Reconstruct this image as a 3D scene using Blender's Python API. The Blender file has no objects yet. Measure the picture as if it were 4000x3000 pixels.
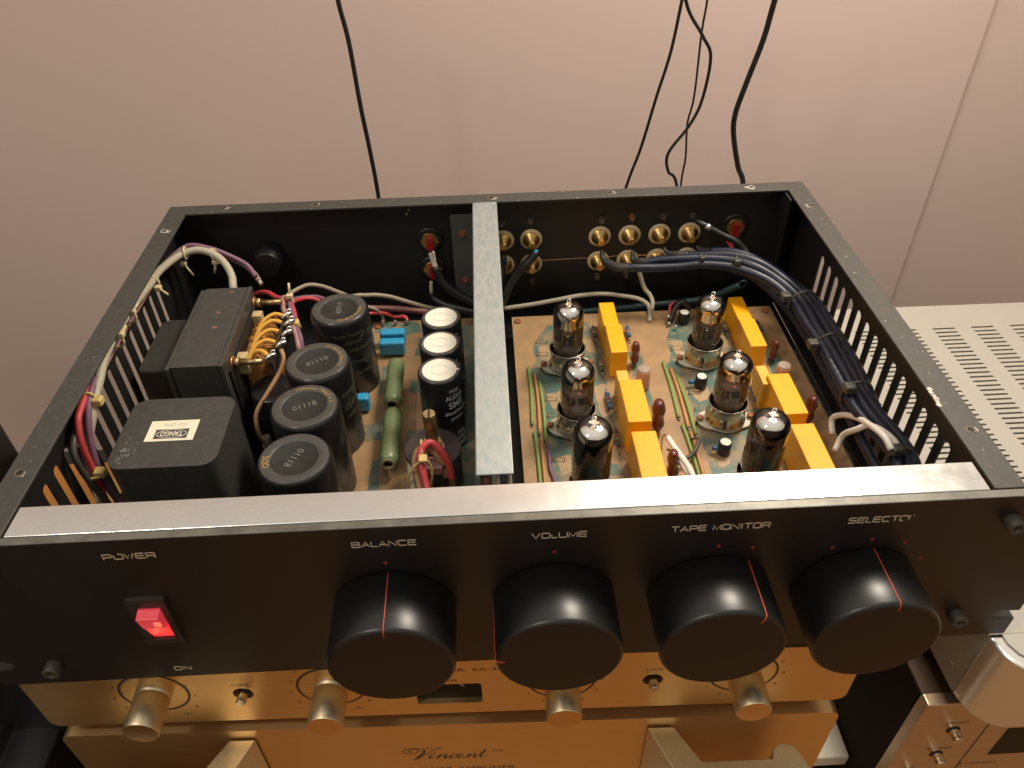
import bpy, bmesh, math, random
from mathutils import Vector, Matrix, Euler
random.seed(7)
S = 0.01                      # everything is written in centimetres, built in metres
SC = bpy.context.scene
COL = SC.collection
R = math.radians
# ------------------------------------------------------------------ camera
cam = bpy.data.cameras.new('camera')
co = bpy.data.objects.new('camera', cam); COL.objects.link(co)
co.location = (-0.072*S, -20.289*S, 24.339*S)
co.rotation_euler = (0.8685, 0.0216, -0.0445)
cam.sensor_width = 36; cam.lens = 3044.0/4000*36
cam.clip_start = 0.01; cam.clip_end = 50
SC.camera = co
# ------------------------------------------------------------------ world
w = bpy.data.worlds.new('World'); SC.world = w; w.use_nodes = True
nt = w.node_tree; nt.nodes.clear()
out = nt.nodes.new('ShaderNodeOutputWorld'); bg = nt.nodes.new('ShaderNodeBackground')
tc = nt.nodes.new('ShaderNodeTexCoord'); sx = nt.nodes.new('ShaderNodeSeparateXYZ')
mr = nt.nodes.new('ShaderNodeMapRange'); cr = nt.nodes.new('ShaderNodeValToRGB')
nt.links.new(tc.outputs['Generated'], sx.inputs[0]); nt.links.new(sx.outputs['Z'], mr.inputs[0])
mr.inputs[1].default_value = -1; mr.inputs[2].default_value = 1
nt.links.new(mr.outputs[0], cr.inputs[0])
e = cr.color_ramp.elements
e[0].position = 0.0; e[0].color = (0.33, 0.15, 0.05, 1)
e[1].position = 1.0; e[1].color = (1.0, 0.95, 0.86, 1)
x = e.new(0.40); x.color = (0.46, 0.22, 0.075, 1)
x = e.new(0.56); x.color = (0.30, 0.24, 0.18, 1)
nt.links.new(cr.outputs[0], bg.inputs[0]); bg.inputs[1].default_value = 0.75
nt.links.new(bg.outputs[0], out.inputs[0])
SC.view_settings.view_transform = 'Standard'; SC.view_settings.look = 'None'
SC.view_settings.exposure = 0; SC.view_settings.gamma = 1
try: SC.view_settings.use_curve_mapping = False
except Exception: pass
# ------------------------------------------------------------------ lamps
def lamp(name, loc, target, size, power, col, spread=None):
    l = bpy.data.lights.new(name, 'AREA'); l.shape = 'DISK'; l.size = size*S; l.energy = power; l.color = col
    o = bpy.data.objects.new(name, l); COL.objects.link(o); o.location = Vector(loc)*S
    d = Vector(target)-Vector(loc); o.rotation_euler = d.to_track_quat('-Z', 'Y').to_euler()
    return o
lamp('ceiling_lamp', (30, 33, 54), (8, 10, -5), 20, 5.2, (1, 0.88, 0.72))
lamp('second_lamp', (-62, -34, 100), (0, 15, -5), 14, 3.3, (1, 0.87, 0.72))
# ------------------------------------------------------------------ materials
def mat(name, col, rough=0.5, metal=0.0, noise=None, bump=None, spec=None, emit=None, coat=None, streak=None):
    m = bpy.data.materials.new(name); m.use_nodes = True
    t = m.node_tree; b = t.nodes['Principled BSDF']
    b.inputs['Base Color'].default_value = (*col, 1); b.inputs['Roughness'].default_value = rough
    b.inputs['Metallic'].default_value = metal
    if spec is not None: b.inputs['Specular IOR Level'].default_value = spec
    if coat: b.inputs['Coat Weight'].default_value = coat; b.inputs['Coat Roughness'].default_value = 0.12
    c = t.nodes.new('ShaderNodeTexCoord')
    if noise:      # (scale, colour2, low, high, rough2)
        n = t.nodes.new('ShaderNodeTexNoise'); n.inputs['Scale'].default_value = noise[0]; n.inputs['Detail'].default_value = 8
        n.inputs['Roughness'].default_value = 0.62
        src = c.outputs['Object']
        if streak:
            mp = t.nodes.new('ShaderNodeMapping'); mp.inputs['Scale'].default_value = streak
            t.links.new(src, mp.inputs[0]); src = mp.outputs[0]
        t.links.new(src, n.inputs['Vector'])
        r = t.nodes.new('ShaderNodeValToRGB'); r.color_ramp.elements[0].position = noise[2]; r.color_ramp.elements[1].position = noise[3]
        r.color_ramp.elements[0].color = (*col, 1); r.color_ramp.elements[1].color = (*noise[1], 1)
        t.links.new(n.outputs['Fac'], r.inputs[0]); t.links.new(r.outputs[0], b.inputs['Base Color'])
        if len(noise) > 4:
            q = t.nodes.new('ShaderNodeMapRange'); q.inputs[1].default_value = noise[2]; q.inputs[2].default_value = noise[3]
            q.inputs[3].default_value = rough; q.inputs[4].default_value = noise[4]
            t.links.new(n.outputs['Fac'], q.inputs[0]); t.links.new(q.outputs[0], b.inputs['Roughness'])
    if bump:       # (scale, strength, distance mm)
        n2 = t.nodes.new('ShaderNodeTexNoise'); n2.inputs['Scale'].default_value = bump[0]; n2.inputs['Detail'].default_value = 4
        t.links.new(c.outputs['Object'], n2.inputs['Vector'])
        bp = t.nodes.new('ShaderNodeBump'); bp.inputs['Strength'].default_value = bump[1]; bp.inputs['Distance'].default_value = bump[2]*0.001
        t.links.new(n2.outputs['Fac'], bp.inputs['Height']); t.links.new(bp.outputs[0], b.inputs['Normal'])
    if emit:
        b.inputs['Emission Color'].default_value = (*emit[0], 1); b.inputs['Emission Strength'].default_value = emit[1]
    return m
def glassmat(name, tint, ior=1.5, rough=0.02, gl=1.0):
    m = bpy.data.materials.new(name); m.use_nodes = True; t = m.node_tree; t.nodes.clear()
    o = t.nodes.new('ShaderNodeOutputMaterial'); mx = t.nodes.new('ShaderNodeMixShader'); tr = t.nodes.new('ShaderNodeBsdfTransparent')
    g = t.nodes.new('ShaderNodeBsdfGlossy'); f = t.nodes.new('ShaderNodeFresnel'); f.inputs[0].default_value = ior
    tr.inputs[0].default_value = (*tint, 1); g.inputs['Roughness'].default_value = rough; g.inputs['Color'].default_value = (gl, gl, gl, 1)
    t.links.new(f.outputs[0], mx.inputs[0]); t.links.new(tr.outputs[0], mx.inputs[1]); t.links.new(g.outputs[0], mx.inputs[2])
    t.links.new(mx.outputs[0], o.inputs[0]); return m
M = dict(
 wall = mat('wall_paint', (0.78, 0.62, 0.59), 0.75, noise=(1.6, (0.735, 0.605, 0.54), 0.35, 0.7), bump=(60, 0.08, 1)),
 chassis = mat('black_powder_coat', (0.042, 0.041, 0.036), 0.55, noise=(420, (0.066, 0.063, 0.055), 0.45, 0.75), bump=(900, 0.35, 0.3)),
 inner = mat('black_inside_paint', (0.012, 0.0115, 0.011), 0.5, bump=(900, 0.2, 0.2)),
 panel = mat('black_anodised', (0.010, 0.008, 0.008), 0.40, noise=(2500, (0.017, 0.013, 0.011), 0.4, 0.7), spec=0.5),
 panel_edge = mat('worn_panel_edge', (0.16, 0.155, 0.13), 0.42, 0.3, noise=(120, (0.11, 0.105, 0.09), 0.42, 0.62)),
 knob = mat('black_knob', (0.007, 0.007, 0.007), 0.36, spec=0.6, bump=(1500, 0.06, 0.1)),
 knobface = mat('knob_face', (0.012, 0.007, 0.006), 0.5, spec=0.4),
 redline = mat('red_paint_line', (0.55, 0.06, 0.04), 0.5),
 reddot = mat('red_dot', (0.30, 0.03, 0.035), 0.5),
 letter = mat('cream_lettering', (0.62, 0.52, 0.38), 0.5),
 alu = mat('worn_aluminium', (0.92, 0.91, 0.88), 0.19, 1.0, noise=(40, (0.84, 0.86, 0.86), 0.42, 0.66, 0.27), bump=(350, 0.12, 0.2)),
 alu2 = mat('scuffed_aluminium', (0.46, 0.50, 0.49), 0.36, 0.6, noise=(380, (0.31, 0.375, 0.39), 0.38, 0.66, 0.46), streak=(1, .35, 1), bump=(400, 0.2, 0.2)),
 chip = mat('bare_metal_chip', (0.42, 0.40, 0.36), 0.45, 0.5),
 hole = mat('dark_hole', (0.006, 0.006, 0.006), 0.7),
 board = mat('circuit_board', (0.375, 0.23, 0.112), 0.45, noise=(38, (0.22, 0.145, 0.075), 0.42, 0.74), bump=(300, 0.1, 0.2)),
 boardedge = mat('circuit_board_edge', (0.50, 0.36, 0.20), 0.6),
 trace = mat('green_trace', (0.085, 0.15, 0.125), 0.40, noise=(75, (0.30, 0.20, 0.11), 0.46, 0.66)),
 pad = mat('tan_patch', (0.40, 0.27, 0.15), 0.45, noise=(120, (0.24, 0.19, 0.12), 0.45, 0.7)),
 print = mat('board_print', (0.09, 0.12, 0.10), 0.5),
 yellow = mat('yellow_epoxy', (0.92, 0.40, 0.002), 0.42, noise=(500, (0.88, 0.37, 0.002), 0.4, 0.7), bump=(500, 0.12, 0.2)),
 yellowpale = mat('pale_yellow_epoxy', (0.80, 0.42, 0.05), 0.5, bump=(500, 0.12, 0.2)),
 brown = mat('brown_dipped', (0.13, 0.028, 0.020), 0.18, coat=0.5),
 clear = mat('clear_styrol', (0.55, 0.30, 0.16), 0.25),
 cleartop = mat('clear_styrol_top', (0.42, 0.34, 0.26), 0.2),
 sleeve = mat('black_capacitor_sleeve', (0.013, 0.013, 0.014), 0.28, bump=(300, 0.06, 0.3), spec=0.5),
 sleevetop = mat('capacitor_top_ring', (0.052, 0.050, 0.045), 0.42, bump=(500, 0.1, 0.2), noise=(300, (0.07, 0.066, 0.058), 0.45, 0.75)),
 captop = mat('capacitor_top_disc', (0.010, 0.012, 0.012), 0.34, noise=(60, (0.024, 0.026, 0.023), 0.45, 0.70, 0.5), spec=0.5),
 white = mat('white_disc', (0.72, 0.69, 0.60), 0.5),
 whitemark = mat('disc_mark', (0.46, 0.44, 0.38), 0.5),
 digit = mat('stamped_digits', (0.15, 0.145, 0.13), 0.5),
 goldtext = mat('gold_print', (0.50, 0.30, 0.09), 0.45, 0.3),
 dimtext = mat('dim_print', (0.11, 0.095, 0.065), 0.5),
 whitetext = mat('white_print', (0.66, 0.66, 0.64), 0.5),
 blue = mat('blue_film', (0.035, 0.34, 0.60), 0.25, coat=0.4),
 bluedark = mat('blue_resistor', (0.03, 0.10, 0.22), 0.35),
 green = mat('green_ceramic', (0.145, 0.195, 0.085), 0.38, noise=(200, (0.17, 0.22, 0.10), 0.4, 0.7), bump=(300, 0.1, 0.2)),
 greenend = mat('ceramic_end', (0.30, 0.26, 0.16), 0.5),
 trafo = mat('black_transformer', (0.042, 0.042, 0.038), 0.42, noise=(260, (0.062, 0.060, 0.052), 0.42, 0.75), bump=(700, 0.12, 0.2)),
 trafoside = mat('black_transformer_shell', (0.022, 0.021, 0.020), 0.4, bump=(700, 0.12, 0.2)),
 rust = mat('rust_speck', (0.22, 0.10, 0.07), 0.7),
 paper = mat('paper_label', (0.80, 0.70, 0.54), 0.6),
 inkdark = mat('label_ink', (0.06, 0.06, 0.07), 0.5),
 inkgrey = mat('pencil_ink', (0.30, 0.29, 0.27), 0.6),
 brass = mat('brass', (0.66, 0.43, 0.16), 0.32, 1.0, noise=(400, (0.45, 0.28, 0.10), 0.42, 0.7, 0.5)),
 olbrass = mat('dull_brass', (0.45, 0.34, 0.17), 0.42, 1.0, noise=(500, (0.28, 0.19, 0.09), 0.42, 0.7, 0.6)),
 copper = mat('copper_washer', (0.62, 0.30, 0.13), 0.4, 0.8),
 coil = mat('winding', (0.36, 0.13, 0.045), 0.45, noise=(260, (0.62, 0.30, 0.07), 0.40, 0.62), bump=(600, 0.5, 0.6), streak=(1, 1, 5)),
 lead = mat('yellow_sleeving', (0.68, 0.36, 0.05), 0.5),
 card = mat('insulating_card', (0.50, 0.40, 0.20), 0.6),
 solder = mat('solder', (0.70, 0.69, 0.65), 0.28, 1.0),
 ringpl = mat('cream_insulator', (0.66, 0.54, 0.32), 0.5),
 nut = mat('dull_nut', (0.16, 0.13, 0.10), 0.5, 0.7),
 rustnut = mat('rusty_nut', (0.28, 0.11, 0.05), 0.6, 0.3),
 cblack = mat('black_rubber', (0.012, 0.012, 0.013), 0.4),
 cgrey = mat('grey_cable', (0.43, 0.39, 0.30), 0.5),
 cbeige = mat('beige_wire', (0.30, 0.25, 0.18), 0.5),
 cpurple = mat('purple_wire', (0.20, 0.10, 0.155), 0.5),
 cpink = mat('faded_pink_wire', (0.40, 0.20, 0.19), 0.5),
 cred = mat('red_wire', (0.52, 0.055, 0.06), 0.45),
 cdark = mat('dark_grey_wire', (0.055, 0.050, 0.040), 0.5),
 ctan = mat('tan_wire', (0.36, 0.20, 0.09), 0.5),
 cblue = mat('navy_cable', (0.006, 0.010, 0.026), 0.40, noise=(90, (0.011, 0.016, 0.034), 0.4, 0.7)),
 shrink = mat('heatshrink', (0.035, 0.034, 0.032), 0.5),
 tie = mat('cream_cable_tie', (0.62, 0.47, 0.17), 0.4),
 tiew = mat('pale_cable_tie', (0.66, 0.56, 0.32), 0.4),
 tieb = mat('black_cable_tie', (0.055, 0.052, 0.042), 0.45),
 cwhite = mat('white_sleeving', (0.74, 0.70, 0.64), 0.5),
 cteal = mat('teal_wire', (0.022, 0.055, 0.062), 0.45),
 cgreen = mat('green_jumper', (0.22, 0.33, 0.09), 0.5),
 corange = mat('orange_jumper', (0.50, 0.25, 0.10), 0.5),
 nickel = mat('tin_shield', (0.62, 0.57, 0.47), 0.20, 1.0, noise=(120, (0.45, 0.40, 0.31), 0.42, 0.7, 0.34), bump=(120, 0.1, 0.3)),
 ceramic = mat('white_ceramic', (0.58, 0.54, 0.43), 0.35, coat=0.3),
 getter = mat('getter_silver', (0.93, 0.87, 0.80), 0.10, 1.0),
 getteredge = mat('getter_brown', (0.045, 0.028, 0.018), 0.10, 0.4),
 plate = mat('grey_anode', (0.055, 0.050, 0.045), 0.45, 0.5),
 plateblk = mat('black_anode', (0.012, 0.012, 0.013), 0.35, 0.2),
 platebl = mat('bluegrey_anode', (0.09, 0.115, 0.13), 0.35, 0.6),
 mica = mat('mica', (0.72, 0.66, 0.62), 0.3),
 wire = mat('bare_wire', (0.50, 0.46, 0.40), 0.3, 1.0),
 glow = mat('heater_glow', (0.8, 0.1, 0.05), 0.4, emit=((1, 0.16, 0.12), 0.9)),
 glass = glassmat('tube_glass', (0.99, 0.985, 0.975)),
 smoke = glassmat('smoked_glass', (0.74, 0.62, 0.50)),
 perspex = mat('clear_sheet', (0.16, 0.16, 0.15), 0.15),
 bezel = mat('switch_bezel', (0.030, 0.027, 0.026), 0.35),
 jackred = mat('red_plastic', (0.32, 0.01, 0.015), 0.3),
 bakelite = mat('dark_bakelite', (0.035, 0.025, 0.024), 0.4),
 gold = mat('champagne_panel', (0.82, 0.55, 0.25), 0.38, 0.90, noise=(900, (0.76, 0.50, 0.22), 0.4, 0.7, 0.44), streak=(0.06, 1, 1), bump=(1600, 0.06, 0.1)),
 goldcase = mat('champagne_case', (0.62, 0.33, 0.10), 0.5, 0.35, bump=(600, 0.15, 0.2)),
 goldknob = mat('champagne_knob', (0.74, 0.63, 0.42), 0.42, 1.0, noise=(700, (0.64, 0.54, 0.35), 0.4, 0.7, 0.48)),
 goldface = mat('spun_knob_face', (0.78, 0.50, 0.26), 0.24, 1.0),
 steelbtn = mat('steel_button', (0.68, 0.60, 0.46), 0.22, 1.0),
 darkink = mat('dark_print', (0.045, 0.025, 0.015), 0.5),
 lcd = mat('dark_window', (0.006, 0.007, 0.006), 0.25, spec=0.08),
 cream = mat('cream_steel', (0.405, 0.385, 0.34), 0.45, noise=(6, (0.375, 0.355, 0.31), 0.4, 0.7), bump=(900, 0.08, 0.2)),
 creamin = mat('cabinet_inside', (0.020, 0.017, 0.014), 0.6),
 sidegrey = mat('grey_side_panel', (0.36, 0.33, 0.26), 0.5, noise=(800, (0.32, 0.29, 0.23), 0.4, 0.7)),
 chrome = mat('polished_aluminium', (0.84, 0.82, 0.78), 0.24, 0.85),
 tanface = mat('brushed_tan_face', (0.62, 0.47, 0.32), 0.36, 0.85, noise=(700, (0.52, 0.38, 0.26), 0.4, 0.7), streak=(0.06, 1, 1)),  # tan puts the warm reflection on the metal into its colour
 wood = mat('dark_wood', (0.075, 0.038, 0.018), 0.35, noise=(60, (0.035, 0.018, 0.010), 0.4, 0.6), streak=(0.1, 1, 1)),
 orangelit = mat('lit_orange_strip', (0.62, 0.26, 0.045), 0.35, noise=(40, (0.45, 0.17, 0.03), 0.4, 0.65), streak=(1, .1, 1)),  # orange of a warm-lit surface put into the base colour
 blackbox = mat('black_cabinet', (0.012, 0.012, 0.013), 0.4, bump=(500, 0.2, 0.3)),
 browndark = mat('dark_stand', (0.016, 0.010, 0.006), 0.8, spec=0.15),
 shelfw = mat('white_shelf', (0.78, 0.74, 0.62), 0.45),
 switchlit = mat('lit_red_switch', (0.55, 0.02, 0.03), 0.15, emit=((1.0, 0.035, 0.04), 0.85)),
 switchhot = mat('lit_red_core', (0.8, 0.05, 0.03), 0.2, emit=((1.0, 0.06, 0.03), 3.2)),
 switchtop = mat('red_rocker_top', (0.48, 0.05, 0.075), 0.18, emit=((1.0, 0.06, 0.09), 0.40)),
 braid = mat('brown_braid', (0.10, 0.045, 0.032), 0.6, bump=(1200, 0.6, 0.4)),
)
M['perspex'].node_tree.nodes['Principled BSDF'].inputs['Alpha'].default_value = 0.42
# ------------------------------------------------------------------ mesh helpers
class MB:
    def __init__(s): s.v = []; s.f = []; s.sm = []
    def add(s, vs, fs, smooth=False):
        b = len(s.v); s.v += [Vector(v) for v in vs]; s.f += [tuple(i+b for i in f) for f in fs]; s.sm += [smooth]*len(fs); return s
    def box(s, x0, x1, y0, y1, z0, z1):
        return s.add([(x0,y0,z0),(x1,y0,z0),(x1,y1,z0),(x0,y1,z0),(x0,y0,z1),(x1,y0,z1),(x1,y1,z1),(x0,y1,z1)],
                     [(3,2,1,0),(4,5,6,7),(0,1,5,4),(1,2,6,5),(2,3,7,6),(3,0,4,7)])
    def lathe(s, prof, c=(0,0,0), n=32, axis='z', smooth=True, cap0=True, cap1=True):
        vs = []; fs = []
        for r, h in prof:
            for i in range(n):
                a = 2*math.pi*i/n; p = (r*math.cos(a), r*math.sin(a), h)
                if axis == 'y': p = (p[0], p[2], -p[1])
                elif axis == 'x': p = (p[2], p[1], -p[0])
                elif axis == '-y': p = (p[0], -p[2], p[1])
                vs.append((p[0]+c[0], p[1]+c[1], p[2]+c[2]))
        m = len(prof)
        for k in range(m-1):
            for i in range(n):
                j = (i+1) % n; fs.append((k*n+i, k*n+j, (k+1)*n+j, (k+1)*n+i))
        if cap0: fs.append(tuple(range(n-1, -1, -1)))
        if cap1: fs.append(tuple((m-1)*n+i for i in range(n)))
        b = len(s.f); s.add(vs, fs, smooth)
        k = len(s.f)
        if cap1: k -= 1; s.sm[k] = False
        if cap0: k -= 1; s.sm[k] = False
        return s
    def cyl(s, r, h0, h1, c=(0,0,0), n=24, axis='z', bev=0):
        if bev: return s.lathe([(r-bev, h0), (r-bev*.3, h0+bev*.3), (r, h0+bev), (r, h1-bev), (r-bev*.3, h1-bev*.3), (r-bev, h1)], c, n, axis)
        s.lathe([(r, h0), (r, h1)], c, n, axis); return s
    def tube(s, pts, r, n=8, smooth=True, sub=4, flat=None, caps=True):
        P = [Vector(p) for p in pts]; rr = list(r) if isinstance(r, (list, tuple)) else [r]*len(P)
        if smooth and len(P) > 2:
            Q = []; q = []
            for i in range(len(P)-1):
                a = P[max(i-1,0)]; b = P[i]; c = P[i+1]; d = P[min(i+2, len(P)-1)]
                for k in range(sub):
                    t = k/sub
                    Q.append(0.5*((2*b)+(c-a)*t+(2*a-5*b+4*c-d)*t*t+(3*b-a-3*c+d)*t**3)); q.append(rr[i]*(1-t)+rr[i+1]*t)
            Q.append(P[-1]); q.append(rr[-1]); P, rr = Q, q
        T = []
        for i in range(len(P)):
            t = P[min(i+1, len(P)-1)]-P[max(i-1, 0)]; T.append(t.normalized() if t.length > 1e-9 else Vector((0,0,1)))
        u = T[0].orthogonal().normalized() if flat is None else (Vector(flat)-T[0]*Vector(flat).dot(T[0])).normalized()
        vs = []
        for i in range(len(P)):
            if flat is not None: u = Vector(flat)
            u = (u-T[i]*u.dot(T[i])); u = u.normalized() if u.length > 1e-6 else T[i].orthogonal().normalized()
            w_ = T[i].cross(u)
            for k in range(n):
                a = 2*math.pi*(k+.5)/n; vs.append(P[i]+u*(math.cos(a)*rr[i])+w_*(math.sin(a)*rr[i]))
        fs = [(i*n+k, i*n+(k+1) % n, (i+1)*n+(k+1) % n, (i+1)*n+k) for i in range(len(P)-1) for k in range(n)]
        if caps: fs += [tuple(range(n-1, -1, -1)), tuple((len(P)-1)*n+k for k in range(n))]
        s.add(vs, fs, n > 4)
        if caps: s.sm[-1] = s.sm[-2] = False
        return s
    def prism(s, poly, z0, z1):
        n = len(poly); s.add([(x, y, z0) for x, y in poly]+[(x, y, z1) for x, y in poly],
            [tuple(range(n-1, -1, -1)), tuple(range(n, 2*n))]+[(i, (i+1) % n, n+(i+1) % n, n+i) for i in range(n)]); return s
    def mesh(s, pv, tf=None):
        for p in pv: s.v.append(p)
    def xf(s, fn): s.v = [Vector(fn(v)) for v in s.v]; return s
    def rot(s, rx=0, ry=0, rz=0, c=(0,0,0)):
        m = Euler((R(rx), R(ry), R(rz))).to_matrix(); c = Vector(c); s.v = [m @ (v-c)+c for v in s.v]; return s
    def move(s, x=0, y=0, z=0): d = Vector((x,y,z)); s.v = [v+d for v in s.v]; return s
    def build(s, name, m, parent=None, bevel=0, label=None, seg=2, absolute=True):
        me = bpy.data.meshes.new(name); off = Vector((0,0,0))
        if parent is None:
            xs = [v.x for v in s.v]; ys = [v.y for v in s.v]; zs = [v.z for v in s.v]
            off = Vector(((min(xs)+max(xs))/2, (min(ys)+max(ys))/2, min(zs)))
        elif absolute: off = parent.get('_base') and Vector(parent['_base']) or Vector((0,0,0))
        me.from_pydata([tuple((v-off)*S) for v in s.v], [], s.f)
        me.polygons.foreach_set('use_smooth', s.sm)
        bm = bmesh.new(); bm.from_mesh(me); bmesh.ops.recalc_face_normals(bm, faces=bm.faces); bm.to_mesh(me); bm.free()
        me.materials.append(M[m]); o = bpy.data.objects.new(name, me); COL.objects.link(o)
        if parent is None: o.location = off*S
        else: o.parent = parent
        if bevel:
            b = o.modifiers.new('bevel', 'BEVEL'); b.width = bevel*S; b.segments = seg; b.limit_method = 'ANGLE'; b.harden_normals = True
            me.polygons.foreach_set('use_smooth', [True]*len(me.polygons))
            try: me.set_sharp_from_angle(angle=R(35))
            except Exception: pass
        if label: o['label'] = label
        if parent is not None and '_base' in parent.keys(): o['_base'] = list(parent['_base'])
        return o
def thing(name, label, cat, loc=(0,0,0), rz=0, group=None, local=False):
    o = bpy.data.objects.new(name, None); COL.objects.link(o); o.location = Vector(loc)*S; o.rotation_euler = (0,0,rz)
    o.empty_display_size = 0.01
    o['label'] = label; o['category'] = cat
    if group: o['group'] = group
    if not local: o['_base'] = list(loc)
    return o
def tag(o, label, cat, group=None):
    o['label'] = label; o['category'] = cat
    if group: o['group'] = group
    return o
def struct(o): o['kind'] = 'structure'; return o
def copy_tree(o, loc, label, group=None):
    c = o.copy(); COL.objects.link(c); c.location = Vector(loc)*S; c['label'] = label
    if group: c['group'] = group
    for ch in list(o.children):
        d = ch.copy(); COL.objects.link(d); d.parent = c
        for g in list(ch.children):
            k = g.copy(); COL.objects.link(k); k.parent = d
    return c
def curve_mesh(cu):
    o = bpy.data.objects.new('tmp', cu); COL.objects.link(o)
    dg = bpy.context.evaluated_depsgraph_get(); me = bpy.data.meshes.new_from_object(o.evaluated_get(dg))
    vs = [v.co.copy() for v in me.vertices]; fs = [tuple(p.vertices) for p in me.polygons]
    bpy.data.objects.remove(o); bpy.data.curves.remove(cu); bpy.data.meshes.remove(me); return vs, fs
def plate(loops, thick):
    cu = bpy.data.curves.new('p', 'CURVE'); cu.dimensions = '2D'; cu.fill_mode = 'BOTH'; cu.extrude = thick/2
    for lp in loops:
        sp = cu.splines.new('POLY'); sp.points.add(len(lp)-1)
        for i, (x, y) in enumerate(lp): sp.points[i].co = (x, y, 0, 1)
        sp.use_cyclic_u = True
    vs, fs = curve_mesh(cu); m = MB(); m.add(vs, fs); return m
def slot(cx, cy, wx, wy, n=5):
    """stadium outline, long axis y (wy > wx) or x"""
    pts = []
    if wy >= wx:
        r = wx/2; h = wy/2-r
        for i in range(n+1): a = math.pi*i/n; pts.append((cx+r*math.cos(a), cy+h+r*math.sin(a)))
        for i in range(n+1): a = math.pi+math.pi*i/n; pts.append((cx+r*math.cos(a), cy-h+r*math.sin(a)))
    else:
        r = wy/2; h = wx/2-r
        for i in range(n+1): a = -math.pi/2+math.pi*i/n; pts.append((cx+h+r*math.cos(a), cy+r*math.sin(a)))
        for i in range(n+1): a = math.pi/2+math.pi*i/n; pts.append((cx-h+r*math.cos(a), cy+r*math.sin(a)))
    return pts
def rrect(x0, x1, y0, y1, r, n=4):
    pts = []
    for cx, cy, a0 in ((x1-r, y1-r, 0), (x0+r, y1-r, 90), (x0+r, y0+r, 180), (x1-r, y0+r, 270)):
        for i in range(n+1): a = R(a0+90*i/n); pts.append((cx+r*math.cos(a), cy+r*math.sin(a)))
    return pts
def text(s, w_=None, h=None, extrude=0.006, shear=0, offset=0):
    cu = bpy.data.curves.new('t', 'FONT'); cu.body = s; cu.size = 1; cu.extrude = extrude; cu.shear = shear; cu.resolution_u = 3; cu.offset = offset
    vs, fs = curve_mesh(cu); m = MB(); m.add(vs, fs)
    x0 = min(v.x for v in vs); x1 = max(v.x for v in vs); y0 = min(v.y for v in vs); y1 = max(v.y for v in vs)
    fy = (h/(y1-y0)) if h else 1; fx = (w_/(x1-x0)) if w_ else fy
    m.v = [Vector(((v.x-(x0+x1)/2)*fx, (v.y-(y0+y1)/2)*fy, v.z)) for v in m.v]; return m      # centred on 0,0
def on_front(m, x, z, y=0): return m.xf(lambda v: (v.x+x, y-v.z, v.y+z))     # panel facing -y
def on_top(m, x, y, z, a=0):
    c, s_ = math.cos(R(a)), math.sin(R(a)); return m.xf(lambda v: (x+v.x*c-v.y*s_, y+v.x*s_+v.y*c, z+v.z))
def on_cyl(m, cx, cy, r, ang, z):
    return m.xf(lambda v: (cx+(r+v.z)*math.cos(R(ang)+v.x/r), cy+(r+v.z)*math.sin(R(ang)+v.x/r), z+v.y))
def on_arc(m, cx, cy, r, ang, z, inward=False):
    if inward: return m.xf(lambda v: (cx+(r-v.y)*math.cos(R(ang)+v.x/r), cy+(r-v.y)*math.sin(R(ang)+v.x/r), z+v.z))
    return m.xf(lambda v: (cx+(r+v.y)*math.cos(R(ang)-v.x/r), cy+(r+v.y)*math.sin(R(ang)-v.x/r), z+v.z))
# ------------------------------------------------------------------ stroke lettering of the front panel
GL = {
 'P': [[(0,0),(0,1),(.88,1),(1,.88),(1,.52),(.88,.42),(.05,.42)]],
 'O': [[(.16,0),(.03,.12),(0,.5),(.03,.88),(.16,1),(.84,1),(.97,.88),(1,.5),(.97,.12),(.84,0),(.16,0)]],
 'U': [[(0,1),(0,.14),(.14,0),(.86,0),(1,.14),(1,1)]],
 'W': [[(0,1),(.27,0),(.5,.8),(.73,0),(1,1)]],
 'E': [[(1,1),(.1,1),(0,.9),(0,.1),(.1,0),(1,0)],[(.02,.52),(.92,.52)]],
 'R': [[(0,0),(0,1),(.88,1),(1,.88),(1,.55),(.88,.45),(.05,.45)],[(.72,.45),(1,0)]],
 'B': [[(0,0),(0,1),(.84,1),(.95,.9),(.95,.62),(.84,.52),(.02,.52)],[(.84,.52),(1,.42),(1,.1),(.88,0),(0,0)]],
 'A': [[(0,0),(.5,1),(1,0)],[(.2,.34),(.8,.34)]],
 'L': [[(0,1),(0,.0),(1,0)]],
 'N': [[(0,0),(0,1),(1,0),(1,1)]],
 'C': [[(1,1),(.16,1),(.03,.88),(0,.5),(.03,.12),(.16,0),(1,0)]],
 'V': [[(0,1),(.5,0),(1,1)]],
 'M': [[(0,0),(0,1),(.5,.1),(1,1),(1,0)]],
 'T': [[(0,1),(1,1)],[(.5,1),(.5,0)]],
 'I': [[(.5,0),(.5,1)]],
 'S': [[(1,1),(.14,1),(.02,.88),(.02,.64),(.14,.54),(.86,.5),(.98,.38),(.98,.12),(.86,0),(0,0)]],
 # worn letters of this panel
 'o': [[(.0,.75),(0,.14),(.14,0),(.86,0),(1,.14),(1,1),(.55,1)]],
 'r': [[(0,.15),(.0,.9),(.3,1)]], 'q': [[(.45,0),(.14,0),(0,.14),(0,.85),(.16,1),(.84,1),(.97,.85),(.97,.62)]],
 'l': [[(0,.6),(0,0),(1,0)]], 'u': [[(.05,1),(.05,.1),(.5,-.05),(.9,.12),(1,.8)]], '-': [[(0,.9),(.5,1)]],
}
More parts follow.
